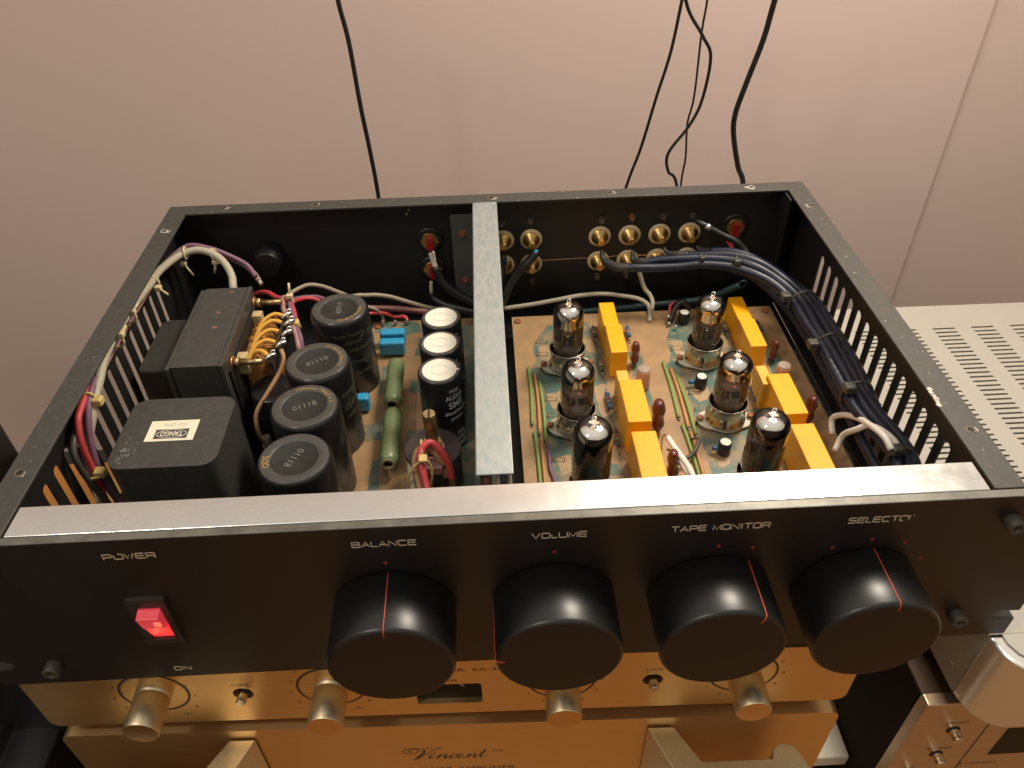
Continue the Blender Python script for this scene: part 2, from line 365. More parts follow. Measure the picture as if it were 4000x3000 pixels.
def stroke(m, s, x0, x1, zb, h, t=0.036, y=-0.018, gap=0.28):
    n = len(s); ww = [0.5 if c == ' ' else (0.25 if c in 'Ir-' else 0.7 if c in 'lL' else 1.0) for c in s]
    u = (x1-x0)/(sum(ww)+gap*(n-1)); x = x0
    for c, q in zip(s, ww):
        for pl in GL.get(c, []):
            sx_ = u*q if c not in 'I' else 0.0001
            m.tube([(x+(p[0]*sx_ if c != 'I' else q*u/2), y, zb+p[1]*h) for p in pl], t*0.62, n=4, smooth=False, flat=(0, 1, 0))
        x += u*q+gap*u
# ================================================================== ROOM
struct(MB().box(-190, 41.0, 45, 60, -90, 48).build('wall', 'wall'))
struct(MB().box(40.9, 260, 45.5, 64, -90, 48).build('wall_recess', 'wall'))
def hang(label, pts, r, m='cblack'):
    b = MB(); b.tube(pts, r, 10, sub=6); return tag(b.build('hanging_cable', m), label, 'cable', 'cables hanging down the wall')
hang('thick black cable hanging alone down the wall behind the left half of the open amplifier', [(-9.4,36,14),(-9.4,36,10.7),(-9.1,36,8),(-8.95,36,3.6),(-8.75,36,.4),(-8.6,36,-3.5),(-8.6,36,-12)], .17)
hang('thin black cable slanting down the wall, leftmost of the cables behind the right half', [(14.1,36,15),(13.6,36,9.9),(13.2,36,6.5),(12.5,36,3.4),(11.7,36,-.4),(10.8,36,-3.6),(9.5,36,-10)], .115)
hang('black cable that loops to the left and crosses the straight thin one', [(12.9,36.5,15),(13.9,36.3,9.9),(15.3,36,7.6),(16.1,36,6.1),(15.9,36,3.1),(15.2,36,1.2),(13.85,36,-.9),(14,36,-2.4),(14.8,36,-3.6),(16,36,-10)], .12)
hang('thinnest nearly straight cable that the looping cable crosses', [(15.7,37,15),(15.6,37,9.7),(15.5,37,7.4),(15.55,37,3),(15.3,37,.9),(15.5,37,-1.8),(15.4,37,-3.7),(15.4,37,-10)], .08)
hang('thickest black cable at the far right, bowing left before it drops behind the case', [(20.3,35,15),(19.6,35,10),(19.3,35,7.5),(18.6,35,4.4),(18.2,35,2.3),(18.35,35,.7),(19.1,35,-1.8),(19.8,35,-3.5),(21,35,-10)], .20)
# dark furniture on the left
t = thing('loudspeaker', 'tall black speaker cabinet standing beside the wall at the far left edge', 'speaker', (-50, 7, -60))
MB().box(-66, -33.7, -6, 20, -60, -4).build('cabinet', 'blackbox', t, bevel=.4)
t = thing('low_cabinet', 'low black cabinet glimpsed through the left vent slots', 'cabinet', (-40, 20, -60))
MB().box(-66, -25.2, 3, 20, -60, -14).build('cabinet', 'blackbox', t, bevel=.2)
MB().box(-30.6, -25.1, 3.2, 17.6, -13.98, -13).build('orange_strip', 'orangelit', t, bevel=.05)  # added strip, its orange stands in for a warm-lit top behind the slots
t = thing('black_equipment_case', 'black equipment case with ridged top in the dark at the bottom left corner', 'equipment case', (-45, 10, -60))
MB().prism([(-70,-60),(-26.8,-60),(-26.8,-20.6),(-27.6,-20.3),(-29.4,-20.3),(-29.8,-19.8),(-30.6,-19.6),(-70,-19.6)], 0, 1).xf(lambda v: (v.x, -25+45*v.z, v.y)).build('case', 'blackbox', t, bevel=.15)
MB().box(-34, -33.4, -25, 20, -19.6, -19.3).build('ridge', 'trafoside', t, bevel=.08)
# rack shelves underneath
t = thing('equipment_stand', 'white shelf stand with dark back that carries the stacked equipment', 'stand', (0, 20, -60))
MB().box(-36, 22.9, 2.9, 44, -31.2, -30).build('shelf', 'shelfw', t, bevel=.1)
MB().box(-60, 70, -2, 44, -60, -46).build('lower_shelf', 'shelfw', t)
MB().box(-33, 22.6, 30, 31, -30, -23).build('back_board', 'browndark', t)
MB().box(23.3, 23.9, 2, 40, -46, -17.6).build('side_board', 'browndark', t)
# ================================================================== LOWER GOLD POWER AMPLIFIER
yaw = math.atan2(-.99, 42.8)
G2 = thing('power_amplifier', 'champagne gold power amplifier with script lettering and front handles, bottom of the stack', 'amplifier', (-24.85, .94, 0), yaw, local=True)
b = plate([rrect(0, 42.85, -29.5, -17.45, .5)], 0.9); b.xf(lambda v: (v.x, .45-v.z, v.y)); b.build('front_panel', 'gold', G2, bevel=.14, seg=3)
MB().box(.5, 42.3, .92, 30, -29, -17.75).build('case', 'goldcase', G2, bevel=.1)
def handle(mirror):
    P = [(32.3,.1),(33.75,.1),(34.95,2.05),(38.75,2.0),(38.8,1.75),(38.9,1.5),(39.2,1.25),(39.6,1.2),(40.0,1.3),(40.3,1.7),(40.6,2.6),(40.8,3.6),(33.9,3.6)]
    P = [(x, -y) for x, y in P]
    if mirror: P = [(42.85-x, y) for x, y in P[:4]+[(40.6,-2.1),(40.8,-3.6),(33.9,-3.6)]]
    MB().prism(P, -27, -18.3).build('handle', 'goldknob', G2, bevel=.05)
handle(False); handle(True)
lt = MB()
vin = [([(18.95,-20.62),(18.75,-20.42),(19.0,-20.28),(19.3,-20.3),(19.38,-20.5),(19.15,-20.72),(18.85,-20.82),(18.55,-20.75),(18.42,-20.58),(18.5,-20.4),(18.8,-20.22),(19.15,-20.15),(19.5,-20.25),(19.62,-20.38)], [.02]*14),
 ([(19.62,-20.3),(19.72,-20.6),(19.5,-20.95),(19.2,-21.35),(19.0,-21.6)], [.02,.07,.08,.06,.02]),
 ([(19.0,-21.55),(19.4,-21.3),(19.9,-20.8),(20.25,-20.4),(20.5,-20.2),(20.75,-20.22)], [.015,.02,.02,.02,.03,.035]),
 ([(19.62,-20.6),(19.75,-20.3),(20.0,-20.15),(20.1,-20.25)], [.02]*4),
 ([(20.15,-20.95),(19.95,-21.2),(19.92,-21.42),(20.1,-21.42),(20.4,-21.2)], [.03,.06,.05,.02,.015]),
 ([(20.4,-21.2),(20.62,-20.98),(20.5,-21.2),(20.38,-21.47)], [.015,.03,.05,.05]),
 ([(20.42,-21.4),(20.7,-21.1),(20.95,-20.98),(20.9,-21.2),(20.75,-21.42),(20.95,-21.4),(21.2,-21.2)], [.015,.02,.03,.06,.05,.02,.015]),
 ([(21.55,-21.08),(21.45,-20.98),(21.25,-21.08),(21.1,-21.3),(21.2,-21.44),(21.45,-21.36),(21.6,-21.25)], [.03,.02,.03,.06,.04,.02,.015]),
 ([(21.6,-21.25),(21.85,-21.12),(21.9,-21.0),(21.75,-20.98),(21.6,-21.15),(21.55,-21.35),(21.7,-21.46),(22.0,-21.35),(22.15,-21.2)], [.015,.015,.015,.02,.05,.06,.03,.02,.015]),
 ([(22.15,-21.2),(22.35,-21.0),(22.25,-21.2),(22.12,-21.48)], [.015,.03,.05,.05]),
 ([(22.15,-21.42),(22.4,-21.12),(22.62,-21.0),(22.58,-21.2),(22.48,-21.42),(22.62,-21.42),(22.85,-21.2)], [.015,.02,.03,.06,.05,.02,.015]),
 ([(23.25,-20.55),(23.1,-20.8),(22.9,-21.15),(22.88,-21.4),(23.05,-21.42),(23.3,-21.25)], [.04,.07,.08,.05,.02,.015])]
for p, r in vin: lt.tube([(x, -.005, z) for x, z in p], [q*.8 for q in r], n=6, sub=3)
lt.cyl(.05, -.005, .02, (20.28, 0, -20.72), 10, '-y')
lt.build('script_lettering', 'darkink', G2, label='dark script lettering reading Vincent')
on_front(text('TM', .6, .26), 23.86, -20.72).build('trademark_lettering', 'darkink', G2)
on_front(text('POWER AMPLIFIER', 6.3, .42), 21.75, -22.85).build('lettering', 'darkink', G2)
# ================================================================== UPPER GOLD PREAMPLIFIER
G1 = thing('gold_preamplifier', 'champagne gold amplifier with four round knobs directly under the open black one', 'amplifier', (-24.8, 1.0, 0), math.atan2(-.85, 42.75), local=True)
knx = [(6.45, -13.25), (15.55, -13.25), (27.4, -13.3), (36.8, -13.25)]
holes = [[(21.52+1.72*a, b_) for a, b_ in ()] for _ in ()]
holes = [rrect(19.8, 23.25, -15.35, -13.4, .22)]
for bx in (10.92, 32.15): holes.append([(bx+.53*math.cos(2*math.pi*i/24), -13.65+.53*math.sin(2*math.pi*i/24)) for i in range(24)])
b = plate([rrect(0, 42.8, -16.4, -11.0, .6)]+holes, .8); b.xf(lambda v: (v.x, .4-v.z, v.y)); b.build('front_panel', 'gold', G1, bevel=.04)
MB().box(.2, 42.6, .82, 32, -16.2, -11.05).build('case', 'goldcase', G1, bevel=.1)
MB().box(19.7, 23.35, .3, .6, -15.45, -13.3).build('display_window', 'lcd', G1)
n_ = MB(); n_.tube([(21.3,.27,-13.3),(21.9,.27,-13.6),(22.35,.27,-14.2)], [.02,.08,.03], n=6); n_.build('display_pointer', 'chip', G1)
for bx in (10.92, 32.15):
    h_ = MB(); h_.cyl(.56, .32, .5, (bx, 0, -13.65), 24, 'y'); h_.build('button_recess', 'hole', G1)
    h_ = MB(); h_.cyl(.26, -.55, .5, (bx, 0, -13.65), 20, 'y', .04); h_.build('push_button', 'steelbtn', G1)
for kx, kz in knx:
    b = MB(); b.lathe([(1.68, 0.012), (1.80, 0.012)], (kx, 0, kz), 48, '-y', False, False, False); b.build('dial_groove', 'darkink', G1)
    b = MB(); b.lathe([(1.66, 0.0), (1.66, .02), (1.6, .03)], (kx, 0, kz), 48, '-y', False, False, True); db = b.build('dial_disc', 'gold', G1)
    b = MB(); b.lathe([(.90,.03),(.90,.25),(.86,.27),(.86,.31),(.90,.33),(.90,2.05),(.86,2.12)], (kx, 0, kz), 40, '-y', True, False, False); kk = b.build('knob', 'goldknob', G1)
    b = MB(); b.lathe([(.86,2.12),(.02,2.125)], (kx, 0, kz), 40, '-y', False, False, True); b.build('knob_face', 'goldface', kk)
L_ = MB()
def small(s, x, z, h=.2, w_=None):
    on_front(text(s, w_, h), x, z).build('lettering', 'darkink', G1)
for kx, kz in knx[:2]:
    for s, dx, dz in (('2',-1.55,1.55),('4',-1.95,.65),('6',-2.15,-.4),('8',-1.9,-1.4),('2',1.3,1.6),('4',1.75,.6),('6',2.0,-.4),('8',1.75,-1.5)): small(s, kx+dx, kz+dz)
    small('10+', kx+1.1, kz-2.25, .2, .42); small('-10', kx-1.1, kz-2.25, .2, .42)
for kx, kz in knx[2:]:
    for s, dx, dz in (('3',-1.55,1.5),('2',-2.1,.4),('1',-1.7,-1.3),('0',-.95,-2.1),('7',1.85,.9),('8',2.1,-.1),('9',1.85,-1.2),('6',1.0,1.9),('10',1.1,-2.1)): small(s, kx+dx, kz+dz)
small('TONE', 10.92, -12.8, .2, .9); small('LOUD', 32.15, -12.62, .2, .8)
small('PREAMPLIFIER  SA-30', 21.45, -12.05, .28, 6.0); small('POWER', 21.5, -13.05, .2, 1.1)
# ================================================================== CREAM RECEIVER ON THE RIGHT
A = thing('cream_amplifier', 'cream amplifier with slotted top and polished rounded front corner, right of the open black one', 'amplifier', (45, 14, -16.5))
loops = [[(23.95,.3),(67,.3),(67,28.1),(23.95,28.5)]]
for g in range(13):
    x0 = 23.88+2.93*g
    for r_ in range(48):
        y = 25.45-.4695*r_
        if y < 2.6: break
        sh = 0.0
        if x0+1.75 > 66: break
        loops.append(slot(x0+.875, y, 1.72, .17, 3) if g else slot(24.95, y, 1.3, .17, 3))
b = plate(loops, .12); b.xf(lambda v: (v.x, v.y, v.z-10.91)); b.build('slotted_top', 'cream', A)
MB().box(23.97, 24.1, .3, 28.4, -16.4, -10.99).build('side_panel', 'sidegrey', A)
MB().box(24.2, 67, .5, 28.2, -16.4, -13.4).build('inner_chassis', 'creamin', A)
MB().box(24.12, 67, 28.2, 28.35, -16.4, -10.99).build('rear_panel', 'cream', A)
for yy, zz in ((.95, -12.1), (.95, -15.1)):
    b = MB(); b.cyl(.13, 0, .06, (23.97, yy+.2, zz), 12, 'x'); b.v = [Vector((2*23.97-v.x, v.y, v.z)) for v in b.v]; b.build('screw', 'chip', A)
# rounded front corner pillar
P = []
for i in range(13):
    a = R(180+90*i/12); P.append((25.85+1.9*math.cos(a), .3+2.2*math.sin(a)))
P = [(23.95, .3)]+P[1:]+[(26.9,-1.9),(26.9,.28)]
MB().prism(P, -16.4, -10.98).build('corner_pillar', 'chrome', A, bevel=.18, seg=3)
MB().prism([(24.6,.29),(24.62,-.2),(24.9,-.8),(25.4,-1.15),(26.0,-1.3),(67,-1.3),(67,.29)], -10.96, -10.87).build('front_trim', 'cream', A)
MB().box(26.92, 67, -1.0, .25, -16.4, -11.0).build('front_panel', 'tanface', A, bevel=.08)
b = MB(); b.cyl(.34, -10.87, -10.83, (25.75, -.45, 0), 24); sc_ = b.build('screw', 'cream', A)
b = MB(); b.lathe([(.30,-10.825),(.33,-10.825)], (25.75, -.45, 0), 24, cap0=False, cap1=False); b.box(25.62,25.9,-.5,-.4,-10.83,-10.822); b.build('screw_slot', 'hole', sc_)
# lower right unit
D_ = thing('button_equipment', 'brushed metal equipment with push buttons under the cream amplifier at the bottom right', 'amplifier', (45, 10, -30))
MB().box(22.85, 27.25, 0, .8, -34, -17.4).build('front_panel', 'tanface', D_, bevel=.12)
MB().box(27.31, 60, 0, .8, -34, -17.4).build('front_panel', 'tanface', D_, bevel=.05)
MB().box(22.95, 60, .8, 30, -34, -17.7).build('case', 'browndark', D_)
MB().box(22.95, 60, .8, 30, -17.69, -17.5).build('top_board', 'wood', D_)
MB().box(28.6, 40, -.02, .1, -23.9, -20.6).build('display_window', 'lcd', D_, bevel=.02)
for bx, bz in ((25.3,-20.4),(25.3,-23.4),(24.4,-25.6)):
    b = MB(); b.cyl(.40, .0, .02, (bx, 0, bz), 24, '-y'); q_ = b.build('button_surround', 'hole', D_)
    b = MB(); b.cyl(.30, .0, .7, (bx, 0, bz), 24, '-y', .05); b.build('push_button', 'steelbtn', D_)
for s, x_, z_, w_ in (('SPEAKERS',25.3,-19.55,1.3),('FILTER',25.3,-22.7,1.5),('STEREO',28.4,-25.0,2.4),('PHONES',28.9,-19.2,1.4)):
    on_front(text(s, w_, .2), x_, z_, -.0).build('lettering', 'darkink', D_)
# ================================================================== OPEN BLACK AMPLIFIER
K = thing('open_amplifier', 'black amplifier with its lid off, lit red power switch and four large knobs', 'amplifier', (0, 14, -10.3))
def sideplate(x0, x1, name):
    lp = [[(0,-9.9),(28.55,-9.9),(28.55,0),(0,0)]]
    lp[0] = [(.5,-9.9),(28.6,-9.9),(28.6,-.02),(.5,-.02)]
    for i in range(15): lp.append(slot(5.42+1.225*i, -5.3, .68 if x0 > 0 else .57, 5.9, 8))
    b = plate(lp, x1-x0); b.xf(lambda v: ((x0+x1)/2+v.z, v.x, v.y)); return b.build(name, 'inner', K)
sideplate(-21.5, -21.4, 'side_panel'); sideplate(21.4, 21.5, 'side_panel')
# rims (flanges) with screw holes
def rim(poly, name='top_flange'):
    b = MB(); b.prism(poly, -.16, 0); return b.build(name, 'chassis', K, bevel=.05)
rim([(-21.52,.46),(-20.19,.46),(-20.19,27.4),(-21.52,27.4)]); rim([(20.19,.46),(21.52,.46),(21.52,27.4),(20.19,27.4)])
rim([(-21.52,27.42),(21.52,27.42),(21.52,28.62),(-21.52,28.62)])
MB().box(-21.4, 21.4, 28.44, 28.6, -9.9, -.17).build('back_panel', 'inner', K)
MB().box(-21.33, 21.33, .5, 28.42, -10.0, -9.85).build('floor_panel', 'inner', K)
# angle bracket inside back right corner, standing
MB().box(20.0, 20.12, 26.3, 28.4, -9.8, -.2).build('corner_bracket', 'inner', K)
# front panel with rack notches
def notch(x, z, s):
    r = .34; pts = []
    for i in range(9):
        a = R(90+180*i/8); pts.append((x-s*0+math.cos(a)*r*s*1, z+r*math.sin(a)))
    return pts
ph = [(-24.3,-10.3),(24.3,-10.3)]
ph += [(24.3,-9.0)]+[(23.45-.34*math.sin(R(180*i/8)), -8.66-.34*math.cos(R(180*i/8))) for i in range(9)]+[(24.3,-8.32)]
ph += [(24.3,-1.98)]+[(23.45-.34*math.sin(R(180*i/8)), -1.64-.34*math.cos(R(180*i/8))) for i in range(9)]+[(24.3,-1.3)]
ph += [(24.3,-.04),(-24.3,-.04)]
ph += [(-24.3,-1.3)]+[(-23.45+.34*math.sin(R(180*i/8)), -1.64+.34*math.cos(R(180*i/8))) for i in range(9)]+[(-24.3,-1.98)]
ph += [(-24.3,-8.32)]+[(-23.45+.34*math.sin(R(180*i/8)), -8.66+.34*math.cos(R(180*i/8))) for i in range(9)]+[(-24.3,-9.0)]
b = plate([ph], .42); b.xf(lambda v: (v.x, .21-v.z, v.y)); FP = b.build('front_panel', 'panel', K, bevel=.025)
MB().box(-24.28, 24.28, .03, .40, -.04, -.028).build('worn_edge', 'panel_edge', FP)
# lettering
zb = -1.19; hh = .31
for word, x0, x1, z_, h_, rd in (('PoWER',-16.3,-14.2,zb,hh,'POWER'),('ON',-15.97,-15.18,-9.72,.28,'ON'),('BALANCE',-6.25,-3.64,zb,hh,'BALANCE'),('VOlUME',1.1,3.36,zb,hh,'VOLUME'),
        ('TAPE MONITOR',6.85,10.92,zb,hh,'TAPE MONITOR'),('SELECTqr-',14.2,16.95,zb,hh,'SELECTOR, its last letters worn away')):
    LT = MB(); stroke(LT, word, x0, x1, z_, h_, .052, -.008, .24); LT.xf(lambda v: (v.x, -.008+(v.y+.008)*.3, v.z))
    LT.build('lettering', 'letter', K, label='thin cream lettering reading '+rd)
DT = MB()
for x_, z_ in ((-5.04,-2.3),(2.04,-2.12),(8.98,-2.28),(10.47,-2.5),(13.96,-2.79),(15.55,-2.35),(17.05,-2.67),(18.09,-3.82)):
    DT.cyl(.085, .0, .015, (x_, 0, z_), 12, '-y')
DT.build('red_dots', 'reddot', K)
# knobs
for kx, la, lb in ((-4.98, 90, 0), (2.06, 180, 0), (8.95, 58, 0), (15.42, 84, 0)):
    c = (kx, 0, -5.5)
    b = MB(); b.lathe([(2.6,.06),(2.7,.14),(2.7,2.74),(2.67,2.84),(2.60,2.91),(2.54,2.94)], c, 72, '-y', True, True, False)
    kk = b.build('knob', 'knob', K)
    b = MB(); b.lathe([(2.54,2.94),(2.50,2.945),(.02,2.945)], c, 72, '-y', True, False, True); b.build('knob_face', 'knobface', kk)
    a = R(la); ca, sa = math.cos(a), math.sin(a)
    b = MB(); b.tube([(kx+ca*q, -y, -5.5+sa*q) for q, y in ((2.695,.1),(2.697,1.3),(2.698,2.72),(2.67,2.85),(2.58,2.93),(2.4,2.955),(2.3,2.955))], .026, n=6, smooth=False)
    b.build('pointer_line', 'redline', kk)
# panel screws
for x_, z_ in ((-21.25,-8.7),(21.2,-8.35),(21.15,-1.45),(-23.0,-1.6+.2)):
    if x_ == -23.0: x_ = -21.25 - 1.9; continue
    b = MB(); b.lathe([(.36,0),(.38,.04),(.38,.5),(.34,.56),(.2,.56),(.2,.3)], (x_, 0, z_), 24, '-y', True, False, False); q_ = b.build('socket_screw', 'cdark', K)
    b = MB(); b.cyl(.2, .28, .3, (x_, 0, z_), 6, '-y'); b.build('hex_recess', 'hole', q_)
b = MB(); b.lathe([(.36,0),(.38,.04),(.38,.5),(.34,.56),(.2,.56),(.2,.3)], (-21.25, 0, -1.45), 24, '-y', True, False, False); b.build('socket_screw', 'cdark', K)
# power switch
b = plate([rrect(-16.35,-14.68,-7.1,-3.8,.05), rrect(-16.05,-14.98,-6.75,-4.35,.05)], .22); b.xf(lambda v: (v.x, -.11-v.z, v.y)); SW = b.build('power_switch', 'bezel', K, bevel=.05)
MB().box(-16.05,-14.98,-.03,-.015,-6.75,-4.35).build('switch_well', 'hole', SW)
b = MB(); b.add([(-16.0,-.05,-4.45),(-15.03,-.05,-4.45),(-15.03,-.62,-4.62),(-16.0,-.62,-4.62),(-16.0,-.45,-5.55),(-15.03,-.45,-5.55),(-15.03,-.05,-5.6),(-16.0,-.05,-5.6)],
    [(0,1,2,3),(3,2,5,4),(4,5,6,7),(1,0,7,6),(0,3,4,7),(1,6,5,2)]); b.build('rocker', 'switchtop', SW, bevel=.03)
b = MB(); b.add([(-16.0,-.06,-5.56),(-15.03,-.06,-5.56),(-15.03,-.40,-5.56),(-16.0,-.40,-5.56),(-16.0,-.10,-6.7),(-15.03,-.10,-6.7),(-15.03,-.04,-6.7),(-16.0,-.04,-6.7)],
    [(0,1,2,3),(3,2,5,4),(4,5,6,7),(1,0,7,6),(0,3,4,7),(1,6,5,2)]); b.build('rocker', 'switchlit', SW, bevel=.03)
b = MB(); b.box(-15.36,-15.06,-.60,-.47,-5.25,-4.95).build('lamp_glow', 'switchhot', SW, bevel=.05)
# screw holes and paint chips on the rim
for i, (x_, y_) in enumerate(((-20.93,25.2),(-17.83,28.05),(-11.68,28.05),(0.12,28.0),(8.2,28.05),(17.84,28.0),(20.95,25.1),(20.88,3.9),(-20.93,4.0))):
    b = MB(); b.lathe([(.15,.004),(.15,.03),(.23,.03),(.25,.004)], (x_, y_, 0), 16, cap0=False, cap1=False); q_ = b.build('threaded_insert', random.choice(('nut','chip','nut')), K)
    b = MB(); b.cyl(.14, .004, .012, (x_, y_, 0), 14); b.build('screw_hole', 'hole', q_)
    pts = []
    ox, oy = random.uniform(-.15,.15), random.uniform(-.08,.08)
    for k in range(14):
        a = 2*math.pi*k/14; rr_ = .24*random.uniform(.6,1.5); pts.append((x_+ox+rr_*1.2*math.cos(a), y_+oy+rr_*.8*math.sin(a)))
    MB().prism(pts, .0005, .0035).build('paint_chip', 'chip', q_)
chips = MB()
for k in range(60):
    e_ = random.choice('lrbbbb')
    if e_ == 'b': x_ = random.uniform(-20,20); y_ = random.choice((27.47, 28.55, random.uniform(27.6,28.5))); 
    elif e_ == 'l': x_ = random.uniform(-21.4,-20.3); y_ = random.uniform(1,27)
    else: x_ = random.uniform(20.3,21.4); y_ = random.uniform(1,27)
    r0 = random.choice((.02,.025,.03,.05))
    chips.prism([(x_+r0*random.uniform(.6,1.8)*math.cos(2*math.pi*q/7), y_+r0*random.uniform(.6,1.4)*math.sin(2*math.pi*q/7)) for q in range(7)], .0005, .004)
for k in range(6):
    x_ = 20.25+random.uniform(0,.12); y_ = 5.6+k*.22; chips.prism([(x_+.1*random.uniform(.6,1.8)*math.cos(2*math.pi*q/7), y_+.14*random.uniform(.6,1.4)*math.sin(2*math.pi*q/7)) for q in range(7)], .0005, .004)
co_ = chips.build('paint_chips', 'chip', K); co_['kind'] = 'stuff'
# sockets on the back wall
YB = 28.44
def rca(x, z, full=True):
    b = MB(); b.lathe([(.78,0),(.80,.10),(.62,.16)], (x, YB, z), 28, '-y'); q = b.build('phono_socket', 'ringpl', K)
    b = MB(); b.lathe([(.60,.16),(.60,.22),(.36,.24),(.35,.5),(.27,.52),(.26,1.05),(.22,1.08)], (x, YB, z), 24, '-y'); b.build('socket_contact', 'brass', q)
for x_ in (.85, 2.85, 7.72, 9.85, 11.98, 14.12): rca(x_, -3.5); rca(x_, -5.5)
for x_, z_, m_ in ((7.8,-2.15,'nut'),(9.9,-2.05,'rustnut'),(12.1,-2.1,'nut'),(14.2,-2.15,'nut'),(2.8,-2.0,'nut'),(.8,-2.1,'nut'),(7.7,-6.75,'nut'),(9.8,-6.75,'nut'),(2.9,-6.9,'nut')):
    b = MB(); b.cyl(.24, 0, .2, (x_, YB, z_), 6, '-y'); b.cyl(.13, .2, .5, (x_, YB, z_), 10, '-y'); b.build('nut', m_, K)
for x_, z_ in ((-4.3,-3.2),(-4.3,-5.5),(17.3,-3.1)):
    b = MB(); b.lathe([(.95,0),(.95,.12),(.78,.2),(.7,.14)], (x_, YB, z_), 28, '-y'); q = b.build('terminal_post', 'cblack', K)
    b = MB(); b.cyl(.66, .1, .34, (x_, YB, z_), 6, '-y'); b.build('terminal_nut', 'brass', q)
    MB().box(x_-.2, x_+.25, YB-.62, YB-.3, z_-.62, z_+.35).build('terminal_tab', 'jackred', q)
for x_, z_ in ((-5.2,-.4),(-5.5,-.8),(-5.7,-1.1)):
    b = MB(); b.cyl(.09, 0, .15, (x_, YB, z_), 8, '-y'); b.build('rivet', 'chip', K)
MB().box(-2.7, -1.12, YB-.75, YB-.68, -7.6, -1.0).build('clear_cover', 'perspex', K)
for z_ in (-2.45, -6.25):
    b = MB(); b.cyl(.28, .68, .78, (-1.95, YB, z_), 16, '-y'); b.cyl(.12, .78, 1.0, (-1.95, YB, z_), 6, '-y'); b.build('washer_nut', 'rustnut', K)
b = MB(); b.lathe([(1.05,0),(1.05,1.1),(.9,1.3),(.9,1.5)], (-15.6, YB, -3.9), 28, '-y'); b.build('cable_gland', 'cblack', K)
b = MB(); b.tube([(2.9,27.4,-4.7),(5.2,27.35,-4.62),(7.7,27.3,-4.55),(9.6,27.3,-4.5),(12,27.3,-4.6)], .02, 5); b.build('bare_link_wire', 'copper', K)
# ---------------- aluminium bars
b = plate([rrect(-.0,40.1,0,1.6,.06)], .14)
t = thing('aluminium_bar', 'long scratched aluminium bar lying across the front edge of the case', 'metal bar', (0, 1.2, -.3))
MB().box(-20.12, 20.05, .47, 2.08, -.22, -.06).build('bar', 'alu', t, bevel=.06, seg=3)
sc = MB()
for k in range(30):
    x_ = random.uniform(-19.5,19.6); y_ = random.uniform(.6,1.95); a = random.uniform(-.8,.8)+random.choice((0,1.57)); l_ = random.uniform(.05,.28)
    c_, s_ = math.cos(a)*l_/2, math.sin(a)*l_/2*.8
    y0, y1 = min(max(y_-s_,.55),2.0), min(max(y_+s_,.55),2.0)
    sc.tube([(x_-c_, y0, -.0595), (x_+c_, y1, -.0595)], .0045, n=4, smooth=False)
q = sc.build('scratches', 'cwhite', t); q['kind'] = 'stuff'
t2 = thing('aluminium_divider', 'upright aluminium divider with a scuffed top flange splitting the case in two', 'metal divider', (-.3, 15, -9.8))
MB().box(-1.12, .5, 2.62, 27.6, -.14, -.02).build('top_flange', 'alu2', t2, bevel=.05, seg=2)
MB().box(-1.14, -1.0, 2.64, 27.6, -9.8, -.15).build('web', 'alu2', t2)
sc = MB()
for k in range(60):
    x_ = random.uniform(-.85,.3); y_ = random.uniform(3,27); a = random.uniform(.6,2.2); l_ = random.uniform(.15,.9)
    c_, s_ = math.cos(a)*l_/2, math.sin(a)*l_/2
    sc.tube([(max(x_-c_,-1.0), y_-s_, -.0195), (min(x_+c_,.42), y_+s_, -.0195)], .005, n=4, smooth=False)
q = sc.build('scratches', 'cwhite', t2); q['kind'] = 'stuff'
t = thing('lead_under_divider', 'brown braided lead with pale and black wires coming out from under the divider end', 'wires', (-.4, 3, -6))
b = MB(); b.tube([(-.7,3.0,-.45),(-.7,2.6,-1.2),(-.68,2.2,-2.2),(-.6,1.8,-4)], .26, 10); b.build('braided_lead', 'braid', t)
for x_, r_, m_ in ((-.18,.09,'cgrey'),(.06,.17,'cdark'),(.33,.08,'cgrey')):
    b = MB(); b.tube([(x_,3.0,-.35),(x_+.02,2.6,-1.2),(x_-.02,2.2,-2.2),(x_,1.8,-4)], r_, 8); b.build('wire', m_, t)
# ================================================================== CIRCUIT BOARDS
ZB = -8.2
def board(x0, x1, y0, y1, label):
    t = thing('circuit_board', label, 'circuit board', ((x0+x1)/2, (y0+y1)/2, ZB-.16), group='circuit boards in the open case')
    MB().box(x0, x1, y0, y1, ZB-.16, ZB).build('board', 'board', t)
    for x_ in (x0+.4, x1-.5):
        for y_ in (y0+.5, y1-.6):
            b = MB(); b.cyl(.26, 0, .12, (x_, y_, ZB), 16, bev=.04); q = b.build('screw', 'rustnut', t)
            b = MB(); b.cyl(.2, -1.6, -.17, (x_, y_, ZB), 10); b.build('standoff', 'nut', t)
    return t
BR = board(1.25, 19.95, 3.0, 25.6, 'large tan circuit board carrying the glass tubes in the right compartment')
BL = board(-8.7, -1.35, 3.0, 25.7, 'small tan circuit board under the green and blue parts in the left compartment')
def blob(poly, z, jit=.10, sub=.35):
    out = []
    for i in range(len(poly)):
        a = Vector((*poly[i],0)); c = Vector((*poly[(i+1) % len(poly)],0)); n = max(1, int((c-a).length/sub))
        for k in range(n):
            p = a.lerp(c, k/n); out.append((p.x+random.uniform(-jit,jit)*.6, p.y+random.uniform(-jit,jit)))
    m = plate([out], .006); m.xf(lambda v: (v.x, v.y, v.z+z)); return m
